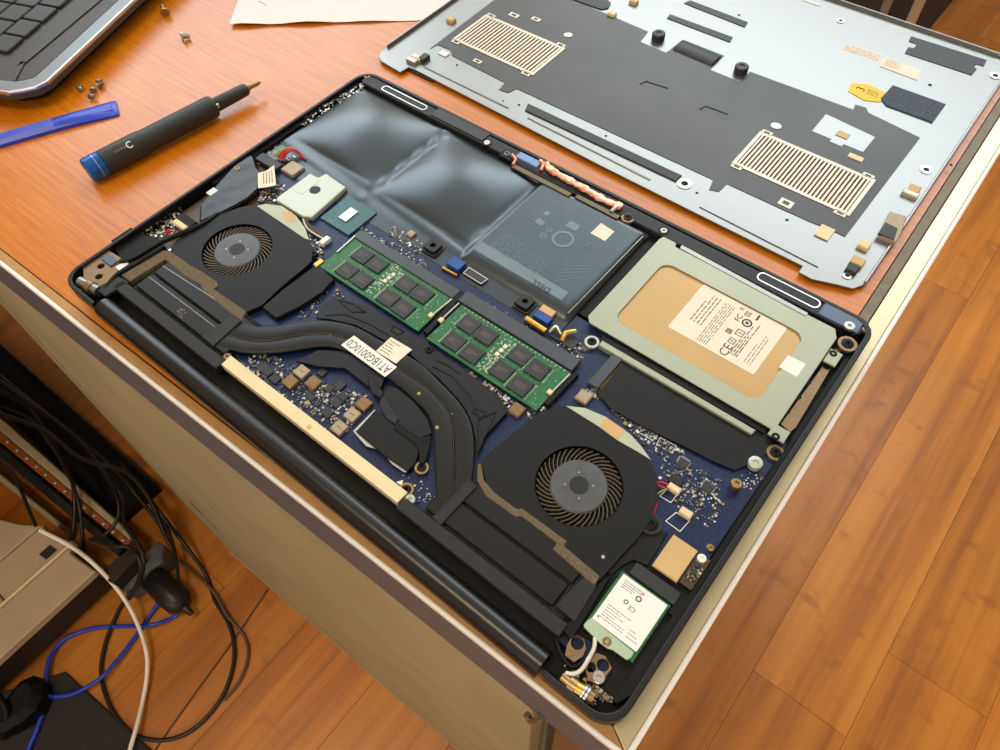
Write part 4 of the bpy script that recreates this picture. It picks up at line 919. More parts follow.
# --- wireless card, tape and neighbours
card = box4('wireless_card', [(621, 572), (672, 604), (633, 661), (583, 626)], -2.2, .9, M['ram'])
M['palegreen'] = mat('pale_green_bracket', (176, 196, 168), 0.45, 0.2)
wq_ = snap(*LP([(623, 575), (668.5, 604), (637, 651), (591, 619)], -1.6)); wl_ = lb(MB().prism(rrect(*wq_, .4), -2.2, -1.55), 'card_label', M['whitepaper'], card)
def wcorner(s0, s1, t0, t1):
    U0 = wq_[0] + (wq_[1] - wq_[0]) * s0; U1 = wq_[0] + (wq_[1] - wq_[0]) * s1; V0 = wq_[2] + (wq_[3] - wq_[2]) * t0; V1 = wq_[2] + (wq_[3] - wq_[2]) * t1
    return [(U0, V1), (U1, V1), (U1, V0), (U0, V0)]
print_rows(wcorner(.05, .55, .74, .96), 4, z=-1.52, parent=wl_, mt=M['inkgrey'], th=.16)
print_rows(wcorner(.05, .66, .05, .44), 6, z=-1.52, parent=wl_, mt=M['inkgrey'], th=.14)
print_rows(wcorner(.66, .96, .05, .3), 3, z=-1.52, parent=wl_, mt=M['inkgrey'], th=.14)
for s, t, r in ((.5, .78, 1.3), (.34, .6, 1.0), (.52, .9, .6)): lb(MB().prism(circ(wq_[0] + (wq_[1] - wq_[0]) * s, wq_[2] + (wq_[3] - wq_[2]) * t, r, 18), -1.56, -1.5, holes=[circ(wq_[0] + (wq_[1] - wq_[0]) * s, wq_[2] + (wq_[3] - wq_[2]) * t, r * .55, 18)]), 'print_mark', M['inkgrey'], wl_)
mb = MB(); put_text(mb, 'CE', 2.8, wq_[0] + (wq_[1] - wq_[0]) * .5, wq_[2] + (wq_[3] - wq_[2]) * .56, -1.52, math.pi); lb(mb, 'print_mark', M['inkgrey'], wl_)
mb = MB(); put_text(mb, '\u2665' if False else 'v', 1.6, wq_[0] + 1.6, wq_[2] + 2.2, -1.52, math.pi, bold=.1); lb(mb, 'print_mark', M['ink'], wl_)
br = poly('card_bracket', [(591, 617.5), (634, 652), (632, 657), (627, 660), (613, 650), (607, 648), (600, 643), (584, 627), (584, 624)], -1.4, .8, M['palegreen'], ch=.2)
screw((607, 641), -1.0, 1.8, M['brass'], br, h=.6)
box4('card_socket', [(637, 563), (683, 593), (674, 604), (628, 573)], -1.8, 3.4, M['chip'], ch=.3); poly('socket_end', [(683, 592), (690, 597), (676, 618), (668, 612)], -2, 4, M['black'], ch=.3)
poly('plastic_tray', [(596, 590), (622, 570), (634, 562), (660, 566), (700, 590), (640, 690), (616, 700), (600, 690), (612, 670), (590, 640), (560, 625)], -4.4, 1.2, M['black'])
box4('beige_tape', [(674, 534), (698, 551), (677, 582), (652, 565)], -1.6, 1.6, M['tan'], ch=.3)
pb = box4('port_board', [(700, 553), (711, 561), (691, 590), (678, 581)], -2.6, 1.2, M['pcbbrown'])
for p in ((697, 564), (690, 575), (694, 571)): ctr(p, -1.9, 3, 2.4, .8, M['chip'], 'chip', pb)
scatter([(698, 558), (708, 562), (692, 585), (682, 579)], 26, -2.6, (3, 3, 2, 4, 1), .5, 1.2, pb)
screw((702, 558), -1.8, 1.9, M['whitepaper'], h=1.2); screw((711, 548), -4, 1.5, M['brass'])
poly('side_wall', [(690, 592), (700, 596), (640, 690), (618, 704), (612, 700), (632, 670)], -1.2, 6, M['black'], ch=.4)
# ------------------------------------------------------------------ the removed bottom cover
ZP = 3.0
M['coverplate'] = mat('brushed_cover_metal', (146, 146, 143), 0.36, 0.9, var=0.04, scale=30, stretch=(40, 1, 1), rvar=0.06)
M['coverfilm'] = mat('grey_insulating_film', (46, 47, 48), 0.42, rgb2=(66, 66, 65), scale=14, bump=0.05)
M['vent'] = mat('pale_vent_metal', (196, 186, 166), 0.4, 0.5)
M['feltgrey'] = mat('slate_felt', (74, 84, 98), 0.9, var=0.3, scale=500, bump=0.5)
M['yellow'] = mat('yellow_sticker', (238, 196, 20), 0.5, var=0.05, scale=200)
cov = empty('laptop_bottom_cover', (160, 380, 0))
class CMB(MB):
    def build(self, name, mats, parent=None, **k):
        o = MB.build(self, name, mats, parent or cov, **k)
        if (parent or cov) is cov: o.location = -cov.location
        return o
def cpoly_(name, px, zt, th, mt, parent=None, ch=0.0, **k): return CMB().prism(UP(px, zt), zt - th, zt, ch=ch).build(name, mt, parent, **k)
x0, x1, yn, yf = -16.6, 340.4, 256.6, 504.5
outl = [U(400, 72, ZP), U(408.5, 67, ZP), U(415, 69.5, ZP), U(480, 103, ZP), U(600, 165, ZP), U(700, 215, ZP), U(795, 262, ZP), U(803, 266, ZP), U(799, 272, ZP), U(812, 279, ZP)]
outl += [(x1 - 12, yn - .5), (x1 - 4, yn + 2), (x1, yn + 9), (x1 - 1, yf - 10), (x1 - 5, yf - 3), (x1 - 12, yf), (x0 + 12, yf - 1), (x0 + 3, yf - 4), (x0, yf - 12), (x0, yn + 8), (x0 + 2, yn + 3), (x0 + 8, yn)]
def vent(px, n):
    q = [Vector(U(*p, ZP)) for p in px]; return q
G1 = [(485, 18), (564, 48), (533, 74), (455, 40)]; G2 = [(759, 135), (873, 180), (848, 213), (735, 165)]
def rectof(px): c = UP(px, ZP); return ((c[0][0] + c[3][0]) / 2, (c[1][0] + c[2][0]) / 2, (c[2][1] + c[3][1]) / 2, (c[0][1] + c[1][1]) / 2)
R1, R2 = rectof(G1), rectof(G2)
CMB().prism(outl, 1.6, ZP, holes=[rrect(*R1), rrect(*R2)]).build('cover_plate', M['coverplate'], bevel=.3)
# raised lips on three sides
def lip(pts, h=3.2, t=1.2):
    mb = CMB(); mb.tube([(x, y, ZP + h / 2 - .3) for x, y in pts], t / 2 + .2, 6, flat=h / t * .9); return mb.build('raised_lip', M['coverplate'], smooth=60)
lip([(x0 + .6, yn + 14), (x0 + .6, yf - 12), (x0 + 3, yf - 4), (x0 + 12, yf - 1.4)], 2.6); lip([(x0 + 12, yf - 1.2), (x1 - 12, yf - .4)], 2.6); lip([(x1 - 12, yf - .4), (x1 - 5.4, yf - 3.4), (x1 - 1.5, yf - 10), (x1 - .6, yn + 9)], 1.6)
# flange ridge along the near edge
for a, b in (((424, 67), (508, 108)), ((528, 118), (650, 180)), ((700, 207), (818, 267))):
    p, q = U(*a, ZP), U(*b, ZP); CMB().tube([(*p, ZP), (*q, ZP)], .7, 6).build('flange_ridge', M['coverplate'], smooth=60)
film = [(430, 49), (437, 45), (450, 50), (452, 56), (505, 83), (499, 90), (508, 93), (517, 89), (713, 180), (709, 190), (719, 192), (727, 184), (783, 210), (810, 222), (830, 230), (845, 237), (920, 138), (868, 113), (866, 108), (855, 105), (853, 110), (750, 72), (739, 82), (710, 70), (724, 56), (683, 40), (666, 53), (640, 42), (648, 32), (606, 14), (573, 1)]
fpts = UP(film, ZP) + [(7.5, 396)]
CMB().prism(fpts[:], ZP, ZP + .35, holes=[rrect(R1[0] - 1.5, R1[1] + 1.5, R1[2] - 1.5, R1[3] + 1.5), rrect(R2[0] - 1.5, R2[1] + 1.5, R2[2] - 1.5, R2[3] + 1.5)]).build('insulating_film', M['coverfilm'])
def grille(R, n):
    g = CMB().prism(rrect(R[0] - 1.6, R[1] + 1.6, R[2] - 1.6, R[3] + 1.6), ZP - .2, ZP + .8, holes=[rrect(R[0] + .6, R[1] - .6, R[2] + .8, R[3] - .8)]).build('vent_frame', M['vent'])
    for (a, b) in ((R[0] + 2.5, R[3] + 2.6), (R[1] - 3.5, R[3] + 2.6), (R[0] + 2.5, R[2] - 2.6), (R[1] - 3.5, R[2] - 2.6)):
        CMB().prism(rrect(a - 3.4, a + 3.4, b - 1.6, b + 1.6), ZP, ZP + .8, holes=[rrect(a - 1.8, a + 1.8, b - .7, b + .7)]).build('vent_tab', M['vent'], g)
    wdt = (R[1] - R[0] - 1.2) / n
    me = MB().box(-wdt * .31, wdt * .31, R[2] + .4, R[3] - .4, ZP - 1.0, ZP + .7, ch=.15).mesh('vent_slat', M['vent'])
    for k in range(n):
        o = bpy.data.objects.new('vent_slat', me); COL.objects.link(o); o.parent = g; o.location = ((R[0] + .6 + wdt * (k + .5)) * S, 0, 0)
grille(R1, 24); grille(R2, 29)
# features on the plate
cpoly_('dark_slot', [(528, 103), (682, 175), (676, 181), (525, 110)], ZP + .9, .9, M['chip'], ch=.3)
cpoly_('dark_slot', [(690, 0), (748, 22), (745, 27), (684, 3)], ZP + .5, .5, M['chip'], ch=.1); cpoly_('dark_slot', [(670, 14), (733, 37), (730, 42), (667, 18)], ZP + .5, .5, M['chip'], ch=.1)
cpoly_('dark_slot', [(578, -8), (606, -2), (611, 3), (608, 8), (601, 9), (570, -2)], ZP + .8, .5, M['chip'], ch=.1)
tr = CMB(); pz = [U(678, 46, ZP), U(716, 62, ZP)]
tr.tube([(*pz[0], ZP + .6), (*pz[1], ZP + .6)], 6.5, 14, flat=.28).build('rolled_recess', M['chip'], smooth=60)
for p in ((658, 39), (740.5, 72)):
    u, v = U(*p, ZP); CMB().lathe(u, v, [(4.6, ZP), (4.6, ZP + 4.2), (4.0, ZP + 4.8), (2.0, ZP + 4.8), (1.6, ZP + 4.2), (.001, ZP + 4.2)], 24).build('rubber_post', M['chip'], smooth=35)
for p, r in (((568, 35), 3.0), ((776, 126), 3.2)):
    u, v = U(*p, ZP + .4); CMB().lathe(u, v, [(r, ZP), (r, ZP + .7), (r * .6, ZP + 1.0), (.001, ZP + 1.0)], 20).build('spring_dome', M['silver'], smooth=40)
for p, r in (((684.5, 184), 2.9), ((840.5, 21), 1.9), ((926, 170), 2.4), ((995, 76), 2.4), ((847, 276), 1.6)):
    u, v = U(*p, ZP); CMB().prism(circ(u, v, r * 1.5, 20), ZP, ZP + .5, holes=[circ(u, v, r * .75, 20)]).build('hole_rim', M['silver']); CMB().cyl(u, v, ZP, ZP + .15, r * .8, 18).build('screw_hole', M['gap'])
for p, r in (((519, 105), .9), ((606, 136), .9), ((595, 144), .7), ((697, 193), .9), ((787, 220), 1.0), ((739, 15), 1.0), ((930, 85), 1.3), ((951, 165), .9), ((457, 65), .9), ((503, 101), .7)):
    u, v = U(*p, ZP); CMB().cyl(u, v, ZP, ZP + .12, r, 12).build('pin_hole', M['gap'])
def rtab(px, w, d, name, mt, zt=ZP + .7, parent=None, h=.7, hole=False):
    u, v = U(*px, zt)
    mb = CMB()
    if hole: mb.prism(rrect(u - w / 2, u + w / 2, v - d / 2, v + d / 2), zt - h, zt, holes=[rrect(u - w / 4, u + w / 4, v - d / 4, v + d / 4)])
    else: mb.box(u - w / 2, u + w / 2, v - d / 2, v + d / 2, zt - h, zt, ch=.1)
    return mb.build(name, mt, parent)
rtab((514, 15), 8, 4.6, 'latch_hook', M['vent'], hole=True); rtab((536, 19), 7, 4, 'latch_hook', M['vent'], hole=True); rtab((477.5, 61), 6.5, 3.4, 'latch_hook', M['vent'], hole=True)
cpoly_('window_patch', [(826, 114), (875, 137), (863, 152), (812, 131)], ZP + .5, .5, M['coverplate']); rtab((843, 134.5), 7.5, 5, 'gold_pad', M['tan'], ZP + 1.0); rtab((856, 157), 9, 4, 'gold_pad', M['cream'], ZP + 1.0); rtab((837, 142), 8, 4, 'window_patch', M['coverplate'], ZP + .55)
rtab((786, 203), 8, 6, 'latch_hook', M['vent'], hole=True); rtab((825, 232), 8, 10, 'white_pad', M['cream'], ZP + .9); rtab((444, 53), 7, 5, 'white_pad', M['whitepaper'], ZP + .8)
# hook blocks along the edges
for p, w, d, mt in (((914, 189), 6.5, 7, M['tan']), ((911, 193), 9, 4, M['vent']), ((865, 244), 6, 6, M['cream']), ((858, 261), 7, 6, M['tan']), ((853, 268), 6, 6, M['chip']), ((451, 19), 6, 4.5, M['tan']), ((417, 57), 9, 5, M['vent']), ((634, 1), 6, 4, M['tan']), ((612, 13), 6, 4, M['cream']), ((412, 60), 8, 4, M['silver'])):
    u, v = U(*p, ZP + 2); CMB().box(u - w / 2, u + w / 2, v - d / 2, v + d / 2, ZP - .2, ZP + 2.6, ch=.5).build('hook_block', mt)
pv = cpoly_('port_frame', [(890, 211), (907, 216), (901, 234), (896, 242), (879, 234)], ZP + 3.2, 3.4, M['taupe'], ch=.4); cpoly_('port_lip', [(886, 222), (898, 228), (894, 240), (878, 233)], ZP + 3.6, 1.2, M['chip'], pv, ch=.3)
for a, b in (((422, 52), (427, 58)),): rtab((424, 56), 4.5, 7, 'speaker_pin', M['chip'], ZP + 3, h=3)
fp = cpoly_('felt_patch', [(893, 85), (946, 104), (933, 122), (887, 105), (881, 98)], ZP + .9, .9, M['feltgrey'], ch=.1)
ys = cpoly_('yellow_sticker', [(852, 83), (868, 84), (888, 94), (880, 102), (864, 100), (848, 91)], ZP + .35, .3, M['yellow'])
mb = CMB(); u, v = U(861, 89.5, ZP); put_text(mb, '3', 8, u, v, ZP + .4, math.pi / 2, bold=.02); mb.build('sticker_print', M['ink'], ys)
print_rows_q = UP([(868, 89), (880, 94), (877, 99), (865, 94)], ZP)
def crow(q, rows, z, parent, mt, th=.3):
    Q = [Vector(p) for p in q]; mb = CMB()
    for r in range(rows):
        t = (r + .5) / rows; a = Q[0].lerp(Q[3], t); b = Q[1].lerp(Q[2], t); d = b - a; nn = Vector((-d.y, d.x)).normalized() * th; s = .04
        while s < .95:
            e = min(.96, s + random.uniform(.06, .2)); p0 = a + d * s; p1 = a + d * e; f = [(p0.x + nn.x, p0.y + nn.y, z), (p0.x - nn.x, p0.y - nn.y, z), (p1.x - nn.x, p1.y - nn.y, z), (p1.x + nn.x, p1.y + nn.y, z)]
            mb.add(f, [(0, 1, 2, 3)]); s = e + .03
    mb.build('print_line', mt, parent)
crow(print_rows_q, 3, ZP + .4, ys, M['ink'])
st = cpoly_('code_sticker', [(884, 57), (921, 69), (917, 80), (880, 66)], ZP + .35, .3, M['paper'])
M['redink'] = mat('red_brown_ink', (186, 96, 72), 0.6)
crow(UP([(886, 59), (902, 64), (898, 71), (883, 66)], ZP), 4, ZP + .4, st, M['redink'])
mb = CMB(); u, v = U(905, 72, ZP); 
wt_ = cpoly_('warning_print', [(845, 44), (882, 56), (879, 61), (842, 49)], ZP + .1, .08, M['paper']); crow(UP([(845, 44), (882, 56), (879, 61), (842, 49)], ZP), 3, ZP + .15, wt_, M['redink'])
cpoly_('dark_recess', [(911, 36), (987, 60), (984, 66), (977, 64), (974, 67), (977, 69), (972, 75), (905, 53), (908, 47), (914, 48), (917, 44), (909, 41)], ZP + .4, .4, M['chip']);
cpoly_('latch_gap', [(801, -2), (818, 3), (820, 6), (803, 0)], ZP + .4, .4, M['white'])
for a in ((905, 24), (940, 60)): pass
for k in range(3):
    x = [20, 170, 320][k]; CMB().box(x - 14, x + 14, 262 if k != 1 else 480, 270 if k != 1 else 488, 0, 1.6, ch=.3).build('rubber_foot', M['chip'])
CMB().box(10, 310, 488, 498, 0, 1.6, ch=.3).build('rubber_foot', M['chip'])
for q_ in ([(640, 84), (646, 81), (668, 88)], [(700, 109), (706, 106), (728, 114)]):
    CMB().tube([(*U(*p, ZP + .5), ZP + .5) for p in q_], .5, 6).build('embossed_edge', M['coverfilm'])
tag(cov, 'silver laptop bottom cover, inside up, with grey film and two vent grilles', 'laptop cover')

# ------------------------------------------------------------------ second laptop at the desk corner
l2 = empty('second_laptop'); c0 = Vector(U(48, 82, 16)); e1 = Vector(U(135, 0, 16)) - c0; e1.normalize(); e2 = Vector((-e1.y, e1.x))
ang2 = math.atan2(e1.y, e1.x); l2.location = (c0.x * S, c0.y * S, 0.0006); l2.rotation_euler = (0, 0, ang2)
def l2c(px, z=16): d = Vector(U(*px, z)) - c0; return (d.dot(e1), d.dot(e2))
M['l2dark'] = mat('charcoal_keyboard_deck', (60, 56, 52), 0.5, var=0.06, scale=200); M['l2key'] = mat('black_key_plastic', (46, 46, 46), 0.5, var=0.05, scale=200)
M['l2grey'] = mat('grey_brushed_border', (120, 122, 122), 0.38, 0.8, var=0.05, scale=60)
out2 = [(-8, 14), (-4, 5), (6, 0), (380, 0), (380, 250), (-22, 250), (-22, 60)]
out2 = [l2c((8, 93)), l2c((22, 91)), l2c((36, 88)), l2c((48, 82)), (380, 0), (380, 205), (l2c((8, 93))[0] - 20, 205)]
MB().prism(out2, 9.5, 15.0).build('base', M['l2dark'], l2, bevel=1.0)
MB().prism(offs(out2, 9), 2.0, 9.5).build('bottom_shell', M['black'], l2, bevel=1.0)
MB().prism(out2, 12.6, 16.0, holes=[offs(out2, 2.0)]).build('bright_rim', M['silver'], l2, bevel=.6)
MB().prism(offs(out2, 2.0), 13, 15.6, holes=[offs(out2, 12)]).build('metal_border', M['l2grey'], l2)
MB().prism(offs(out2, 12), 13, 15.8, holes=[offs(out2, 33)]).build('deck', M['l2dark'], l2, bevel=.5)
MB().prism(offs(out2, 32.8), 13, 14.4).build('key_well', M['black'], l2)
kw = 17.6
km = MB().prism(rrect(0, kw, 0, kw, 1.5, 3), 14.4, 17.4, ch=.6).mesh('key', M['l2key'])
ka, kb = l2c((37, 27), 17); 
ka0 = ka - kw - 19.0
for i in range(-1, 13):
    for j in range(0, 5):
        a = ka - kw + 19.2 * i + (4.5 if j == 0 else 0); b = kb + 19.2 * j - (0)
        if a < l2c((22, 91))[0] + 30: continue
        o = bpy.data.objects.new('key', km); COL.objects.link(o); o.parent = l2; o.location = (a * S, b * S, 0)
for a in (30, 340):
    for b in (40, 180): MB().cyl(a, b, 0, 2.0, 8, 16).build('rubber_foot', M['black'], l2)
tag(l2, 'second laptop with black keys and a bright silver rim at the desk corner', 'laptop')

# ------------------------------------------------------------------ blue pry tool
M['bluepl'] = mat('royal_blue_plastic', (28, 62, 190), 0.35, var=0.06, scale=150)
a0 = Vector(U(-40, 150, 3)); a1 = Vector(U(116, 105, 3)); d = (a1 - a0); Ln = d.length; 
sp = empty('pry_tool', (a0.x, a0.y, 0)); sp.rotation_euler = (0, 0, math.atan2(d.y, d.x))
mb = MB(); sec = []
N = 26
for i in range(N + 1):
    x = Ln * i / N; t = i / N; w_ = 6.2 + 2.6 * max(0, (t - .6) / .4) ** 1.3; h_ = 3.6 * (1 - .55 * max(0, (t - .72) / .28)) ; w_ *= 1 if t < .97 else .93
    sec.append([(x, -w_, .2), (x, w_, .2), (x, w_, h_ * .7), (x, w_ * .55, h_ * 1.25), (x, -w_ * .55, h_ * 1.25), (x, -w_, h_ * .7)])
vs = [p for s_ in sec for p in s_]; K = 6
mb.add(vs, [(i * K + k, (i + 1) * K + k, (i + 1) * K + (k + 1) % K, i * K + (k + 1) % K) for i in range(N) for k in range(K)] + [tuple(range(K)), tuple(N * K + k for k in range(K - 1, -1, -1))])
mb.f = [tuple(reversed(f)) for f in mb.f]
mb.build('shaft', M['bluepl'], sp, smooth=35)
MB().prism([(Ln - 26, -2.0), (Ln - 3, -4.0), (Ln - 3, 4.0), (Ln - 26, 2.0)], 2.2, 3.0, ch=.3).build('scoop_ridge', M['bluepl'], sp)
tag(sp, 'royal blue plastic pry tool lying beside the screwdriver', 'pry tool')

# ------------------------------------------------------------------ screwdriver
M['sdblack'] = mat('black_rubber_grip', (40, 40, 38), 0.5, var=0.08, scale=200); M['sdblue'] = mat('anodised_blue_cap', (24, 92, 176), 0.3, 0.4, var=0.06, scale=100)
b0 = Vector(U(87, 172, 8)); b1 = Vector(U(262, 86, 5)); d = b1 - b0; Ls = d.length
sd = empty('screwdriver', (b0.x, b0.y, 0)); sd.rotation_euler = (0, 0, math.atan2(d.y, d.x))
RS = 8.2
def axl(prof, name, mt, n=24, flatn=None):   # lathe about local x at height RS
    m_ = MB().lathe(0, 0, prof, n); m_.v = [(z, y, RS + .1 + x) for x, y, z in m_.v]; m_.f = [tuple(reversed(f)) for f in m_.f]
    m_.v = [(x, -y, z) for x, y, z in m_.v]; m_.f = [tuple(reversed(f)) for f in m_.f]
    for i, f in enumerate(m_.f): pass
    return m_.build(name, mt, sd, smooth=30)
k = Ls
axl([(.001, 0), (6.8, 0.01), (7.8, 1.2), (7.8, k * .085), (7.2, k * .09), (.001, k * .0901)], 'swivel_cap', M['sdblue'])
axl([(.001, k * .055), (7.95, k * .0551), (7.95, k * .058), (.001, k * .0581)], 'cap_ring', M['silver'])
axl([(.001, k * .09), (7.8, k * .0901), (7.8, k * .30), (7.2, k * .31), (7.2, k * .70), (6.4, k * .715), (.001, k * .7151)], 'handle', M['sdblack'])
axl([(.001, k * .70), (4.6, k * .7001), (4.6, k * .72), (4.1, k * .90), (3.2, k * .915), (.001, k * .9151)], 'collar', M['sdblack'])
axl([(.001, k * .90), (2.3, k * .9001), (2.3, k * .925), (1.5, k * .93), (1.5, k * .985), (.5, k), (.001, k * 1.0001)], 'bit', M['brass'])
MB().prism([(k * .705, -4.6), (k * .72, -5.6), (k * .73, -4.6)], 9, 12, ch=.3).build('clip_end', M['silver'], sd)
for z_ in (.20, .205): pass
mb = MB(); mb.prism(circ(k * .22, -4.5, 2.0, 18, 40, 320) + circ(k * .22, -4.5, 1.3, 18, 320, 40)[::1], 14.82, 14.95); 
m2_ = MB(); 
for a_ in range(40, 320, 20):
    A = math.radians(a_); B = math.radians(a_ + 20)
    pts = []
    for r_, q_ in ((2.2, A), (2.2, B), (1.5, B), (1.5, A)):
        xx = k * .235 + r_ * math.cos(q_); phi = -math.radians(38) + r_ * math.sin(q_) / 8.1
        pts.append((xx, 8.2 * math.sin(phi), RS + .1 + 8.2 * math.cos(phi)))
    m2_.add(pts, [(0, 1, 2, 3)])
m2_.build('printed_mark', M['whitepaper'], sd)
m3_ = MB()
for i_ in range(5):
    xx = k * .155 + i_ * 2.0; pts = []
    for dx, dp in ((0, -.09), (1.4, -.09), (1.4, .09), (0, .09)): phi = -math.radians(38) + dp; pts.append((xx + dx, 8.2 * math.sin(phi), RS + .1 + 8.2 * math.cos(phi)))
    m3_.add(pts, [(0, 1, 2, 3)])
m3_.build('printed_mark', M['inkgrey'], sd)
tag(sd, 'black screwdriver with a blue swivel cap and brass bit', 'screwdriver')

# ------------------------------------------------------------------ screws on the desk
def make_screw(px, r, lng, heading, tilt, mt, label, group):
    x, y = U(*px, 1.5); o = empty('machine_screw', (x, y, 0)); o.rotation_euler = (0, 0, heading)
    ct, st_ = math.cos(tilt), math.sin(tilt); zc = r * ct + .1
    def along(prof, name, n):
        m_ = MB().lathe(0, 0, prof, n)
        m_.v = [(z * ct - xx * st_, yy, zc + z * st_ + xx * ct) for xx, yy, z in m_.v]; m_.f = [tuple(reversed(f)) for f in m_.f] if False else m_.f
        m_.build(name, mt, o, smooth=30)
    along([(.001, 0), (r * .5, .001), (r * .45, .35), (r * .55, 0), (r, .15), (r, 1.1), (.001, 1.1001)], 'head', 16)
    pr = [(.001, 1.0)]
    nth = 7
    for i_ in range(nth): z_ = 1.0 + lng * i_ / nth; pr += [(r * .48, z_), (r * .58, z_ + lng / nth * .5)]
    pr += [(r * .45, 1 + lng), (.001, 1.001 + lng)]
    along(pr, 'threaded_shank', 12)
    tag(o, label, 'screw', group)
make_screw((166, 15), 3.3, 7, 2.6, .15, M['brass'], 'brass-coloured screw beside the white sheet, the farther of two', 'loose brass screws')
make_screw((182, 39), 3.3, 5, 1.2, -.2, M['silver'], 'brass-coloured screw beside the white sheet, nearer the screwdriver', 'loose brass screws')
for i_, (p, h_) in enumerate((((80, 91), 2.2), ((90, 97), .4), ((94, 92), 2.7), ((98, 87), 1.3), ((102, 83), 3.6))):
    make_screw(p, 2.2, 3.2, h_, .1, M['steel'], 'tiny dark steel screw in the cluster beyond the blue pry tool', 'tiny screws in a cluster')

# ------------------------------------------------------------------ sheet of paper
pq = [Vector((*U(230, 26, 1), 1)), Vector((*U(290, 22, 1), 1)), Vector((*U(350, 24, 1), 1)), Vector((*U(440, 19, 1), 1))]
M['sheet'] = mat('white_sheet', (238, 226, 222), 0.8)
dirp = (Vector(U(239, 0, 1)) - Vector(U(230, 26, 1))).normalized(); mb = MB(); N = 20; vs = []
for j in range(9):
    for i in range(N + 1):
        t = i / N * 1.25; p = pq[0].lerp(pq[3], t); q = p.xy + dirp * (j * 26.0) + (Vector((-dirp.y, dirp.x)) * 0)
        z = .5 + (1.6 * (math.sin(i * .62 + 1.0) ** 2) * (1 - j / 10) + .9 * (1 - j / 8) ** 2) * max(0, 1 - (t / .82) ** 3); vs.append((q.x, q.y, z))
fs = [(j * (N + 1) + i, j * (N + 1) + i + 1, (j + 1) * (N + 1) + i + 1, (j + 1) * (N + 1) + i) for j in range(8) for i in range(N)]
vs2 = [(x, y, z - .12) for x, y, z in vs]; nv = len(vs)
mb.add(vs, fs); mb.add(vs2, [tuple(reversed(f)) for f in fs])
pap = mb.build('paper_sheet', M['sheet'], smooth=60); tag(pap, 'white sheet of paper lying on the desk under the cover corner', 'paper')
_pm = MB(); _pm.box(U(258, 2.5, 3)[0], U(258, 2.5, 3)[0] + 10, U(258, 2.5, 3)[1], U(258, 2.5, 3)[1] + .5, 4.1, 4.2); _pm.build('print_line', M['inkgrey'], pap)

# ------------------------------------------------------------------ on the floor at the left
M['beige'] = mat('beige_plastic_case', (188, 164, 136), 0.5, var=0.05, scale=20); M['dark_and_shade'] = mat('case_side_shade_and_dark_box', (40, 32, 22), 0.6)  # dark brown holds the shade of the case side, also colours the dark box
M['floormat'] = mat('dark_grey_carpet', (46, 44, 44), 0.95, var=0.25, scale=400, bump=0.6); M['bluecable'] = mat('blue_cable_jacket', (34, 62, 190), 0.35); M['whitecable'] = mat('white_cable_jacket', (250, 242, 228), 0.4); M['blackcable'] = mat('black_cable_jacket', (26, 24, 22), 0.4)
ZB = -665.0
bx1, byb = U(95, 571, ZB)
pc = empty('computer_case', (bx1 - 150, byb - 150, FZ)); 
class PMB(MB):
    def build(self, name, mats, parent=None, **k):
        o = MB.build(self, name, mats, parent or pc, **k)
        if (parent or pc) is pc: o.location = -pc.location
        return o
top = UP([(95, 571), (70, 553), (45, 532), (20, 524), (0, 519)], ZB); xl = top[-1][0] - 60
case_o = [(bx1, byb - 330), (bx1, byb)] + top[1:] + [(xl, top[-1][1] - 30), (xl, byb - 330)]
PMB().prism(offs(case_o, 5), FZ + 8, ZB - 14).build('case_body', M['dark_and_shade'])
rdx, _ = U(64, 550, ZB); sx_, _ = U(36, 530, ZB)
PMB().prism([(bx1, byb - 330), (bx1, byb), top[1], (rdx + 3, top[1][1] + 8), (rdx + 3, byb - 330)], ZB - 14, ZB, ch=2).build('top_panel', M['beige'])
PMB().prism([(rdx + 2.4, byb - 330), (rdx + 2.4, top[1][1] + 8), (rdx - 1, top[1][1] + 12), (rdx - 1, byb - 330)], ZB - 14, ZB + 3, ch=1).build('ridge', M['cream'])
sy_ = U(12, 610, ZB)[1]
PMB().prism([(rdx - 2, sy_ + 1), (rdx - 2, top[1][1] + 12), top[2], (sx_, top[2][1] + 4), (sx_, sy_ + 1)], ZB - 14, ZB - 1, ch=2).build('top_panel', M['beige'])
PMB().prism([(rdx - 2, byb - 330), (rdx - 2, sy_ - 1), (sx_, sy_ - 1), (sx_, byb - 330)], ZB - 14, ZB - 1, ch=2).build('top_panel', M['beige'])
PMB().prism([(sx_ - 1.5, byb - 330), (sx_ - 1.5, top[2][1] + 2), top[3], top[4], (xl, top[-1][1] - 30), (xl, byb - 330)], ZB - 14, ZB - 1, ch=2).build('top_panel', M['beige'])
PMB().prism(UP([(50, 545), (57, 550), (46, 559.5), (39, 554.5)], ZB), ZB - 1.4, ZB + .4).build('drive_button', M['dark_and_shade'])
for a in (20, 130):
    for b in (30, 300): PMB().cyl(bx1 - a, byb - b, FZ, FZ + 9, 9, 14).build('foot', M['black'])
tag(pc, 'beige flat computer case with a ridged top on the floor', 'computer case')
fm = MB().prism(UP([(66, 672), (170, 766), (60, 900), (-200, 760)], FZ), FZ + .1, FZ + 5, ch=1.5).build('floor_mat', M['floormat']); tag(fm, 'dark grey carpet mat under the blue cable', 'mat')
bz = FZ + 42
bb = empty('black_bag', (*U(10, 690, FZ + 30), FZ + 5)); q_ = UP([(8, 690), (16, 680), (30, 674), (37, 681), (38, 694), (32, 709), (18, 721), (2, 730), (-10, 734), (-8, 712)], bz)
_o = MB().prism(q_, FZ + 6, bz, ch=9); _o = _o.build('bag_body', M['black'], bb); _o.location = -bb.location
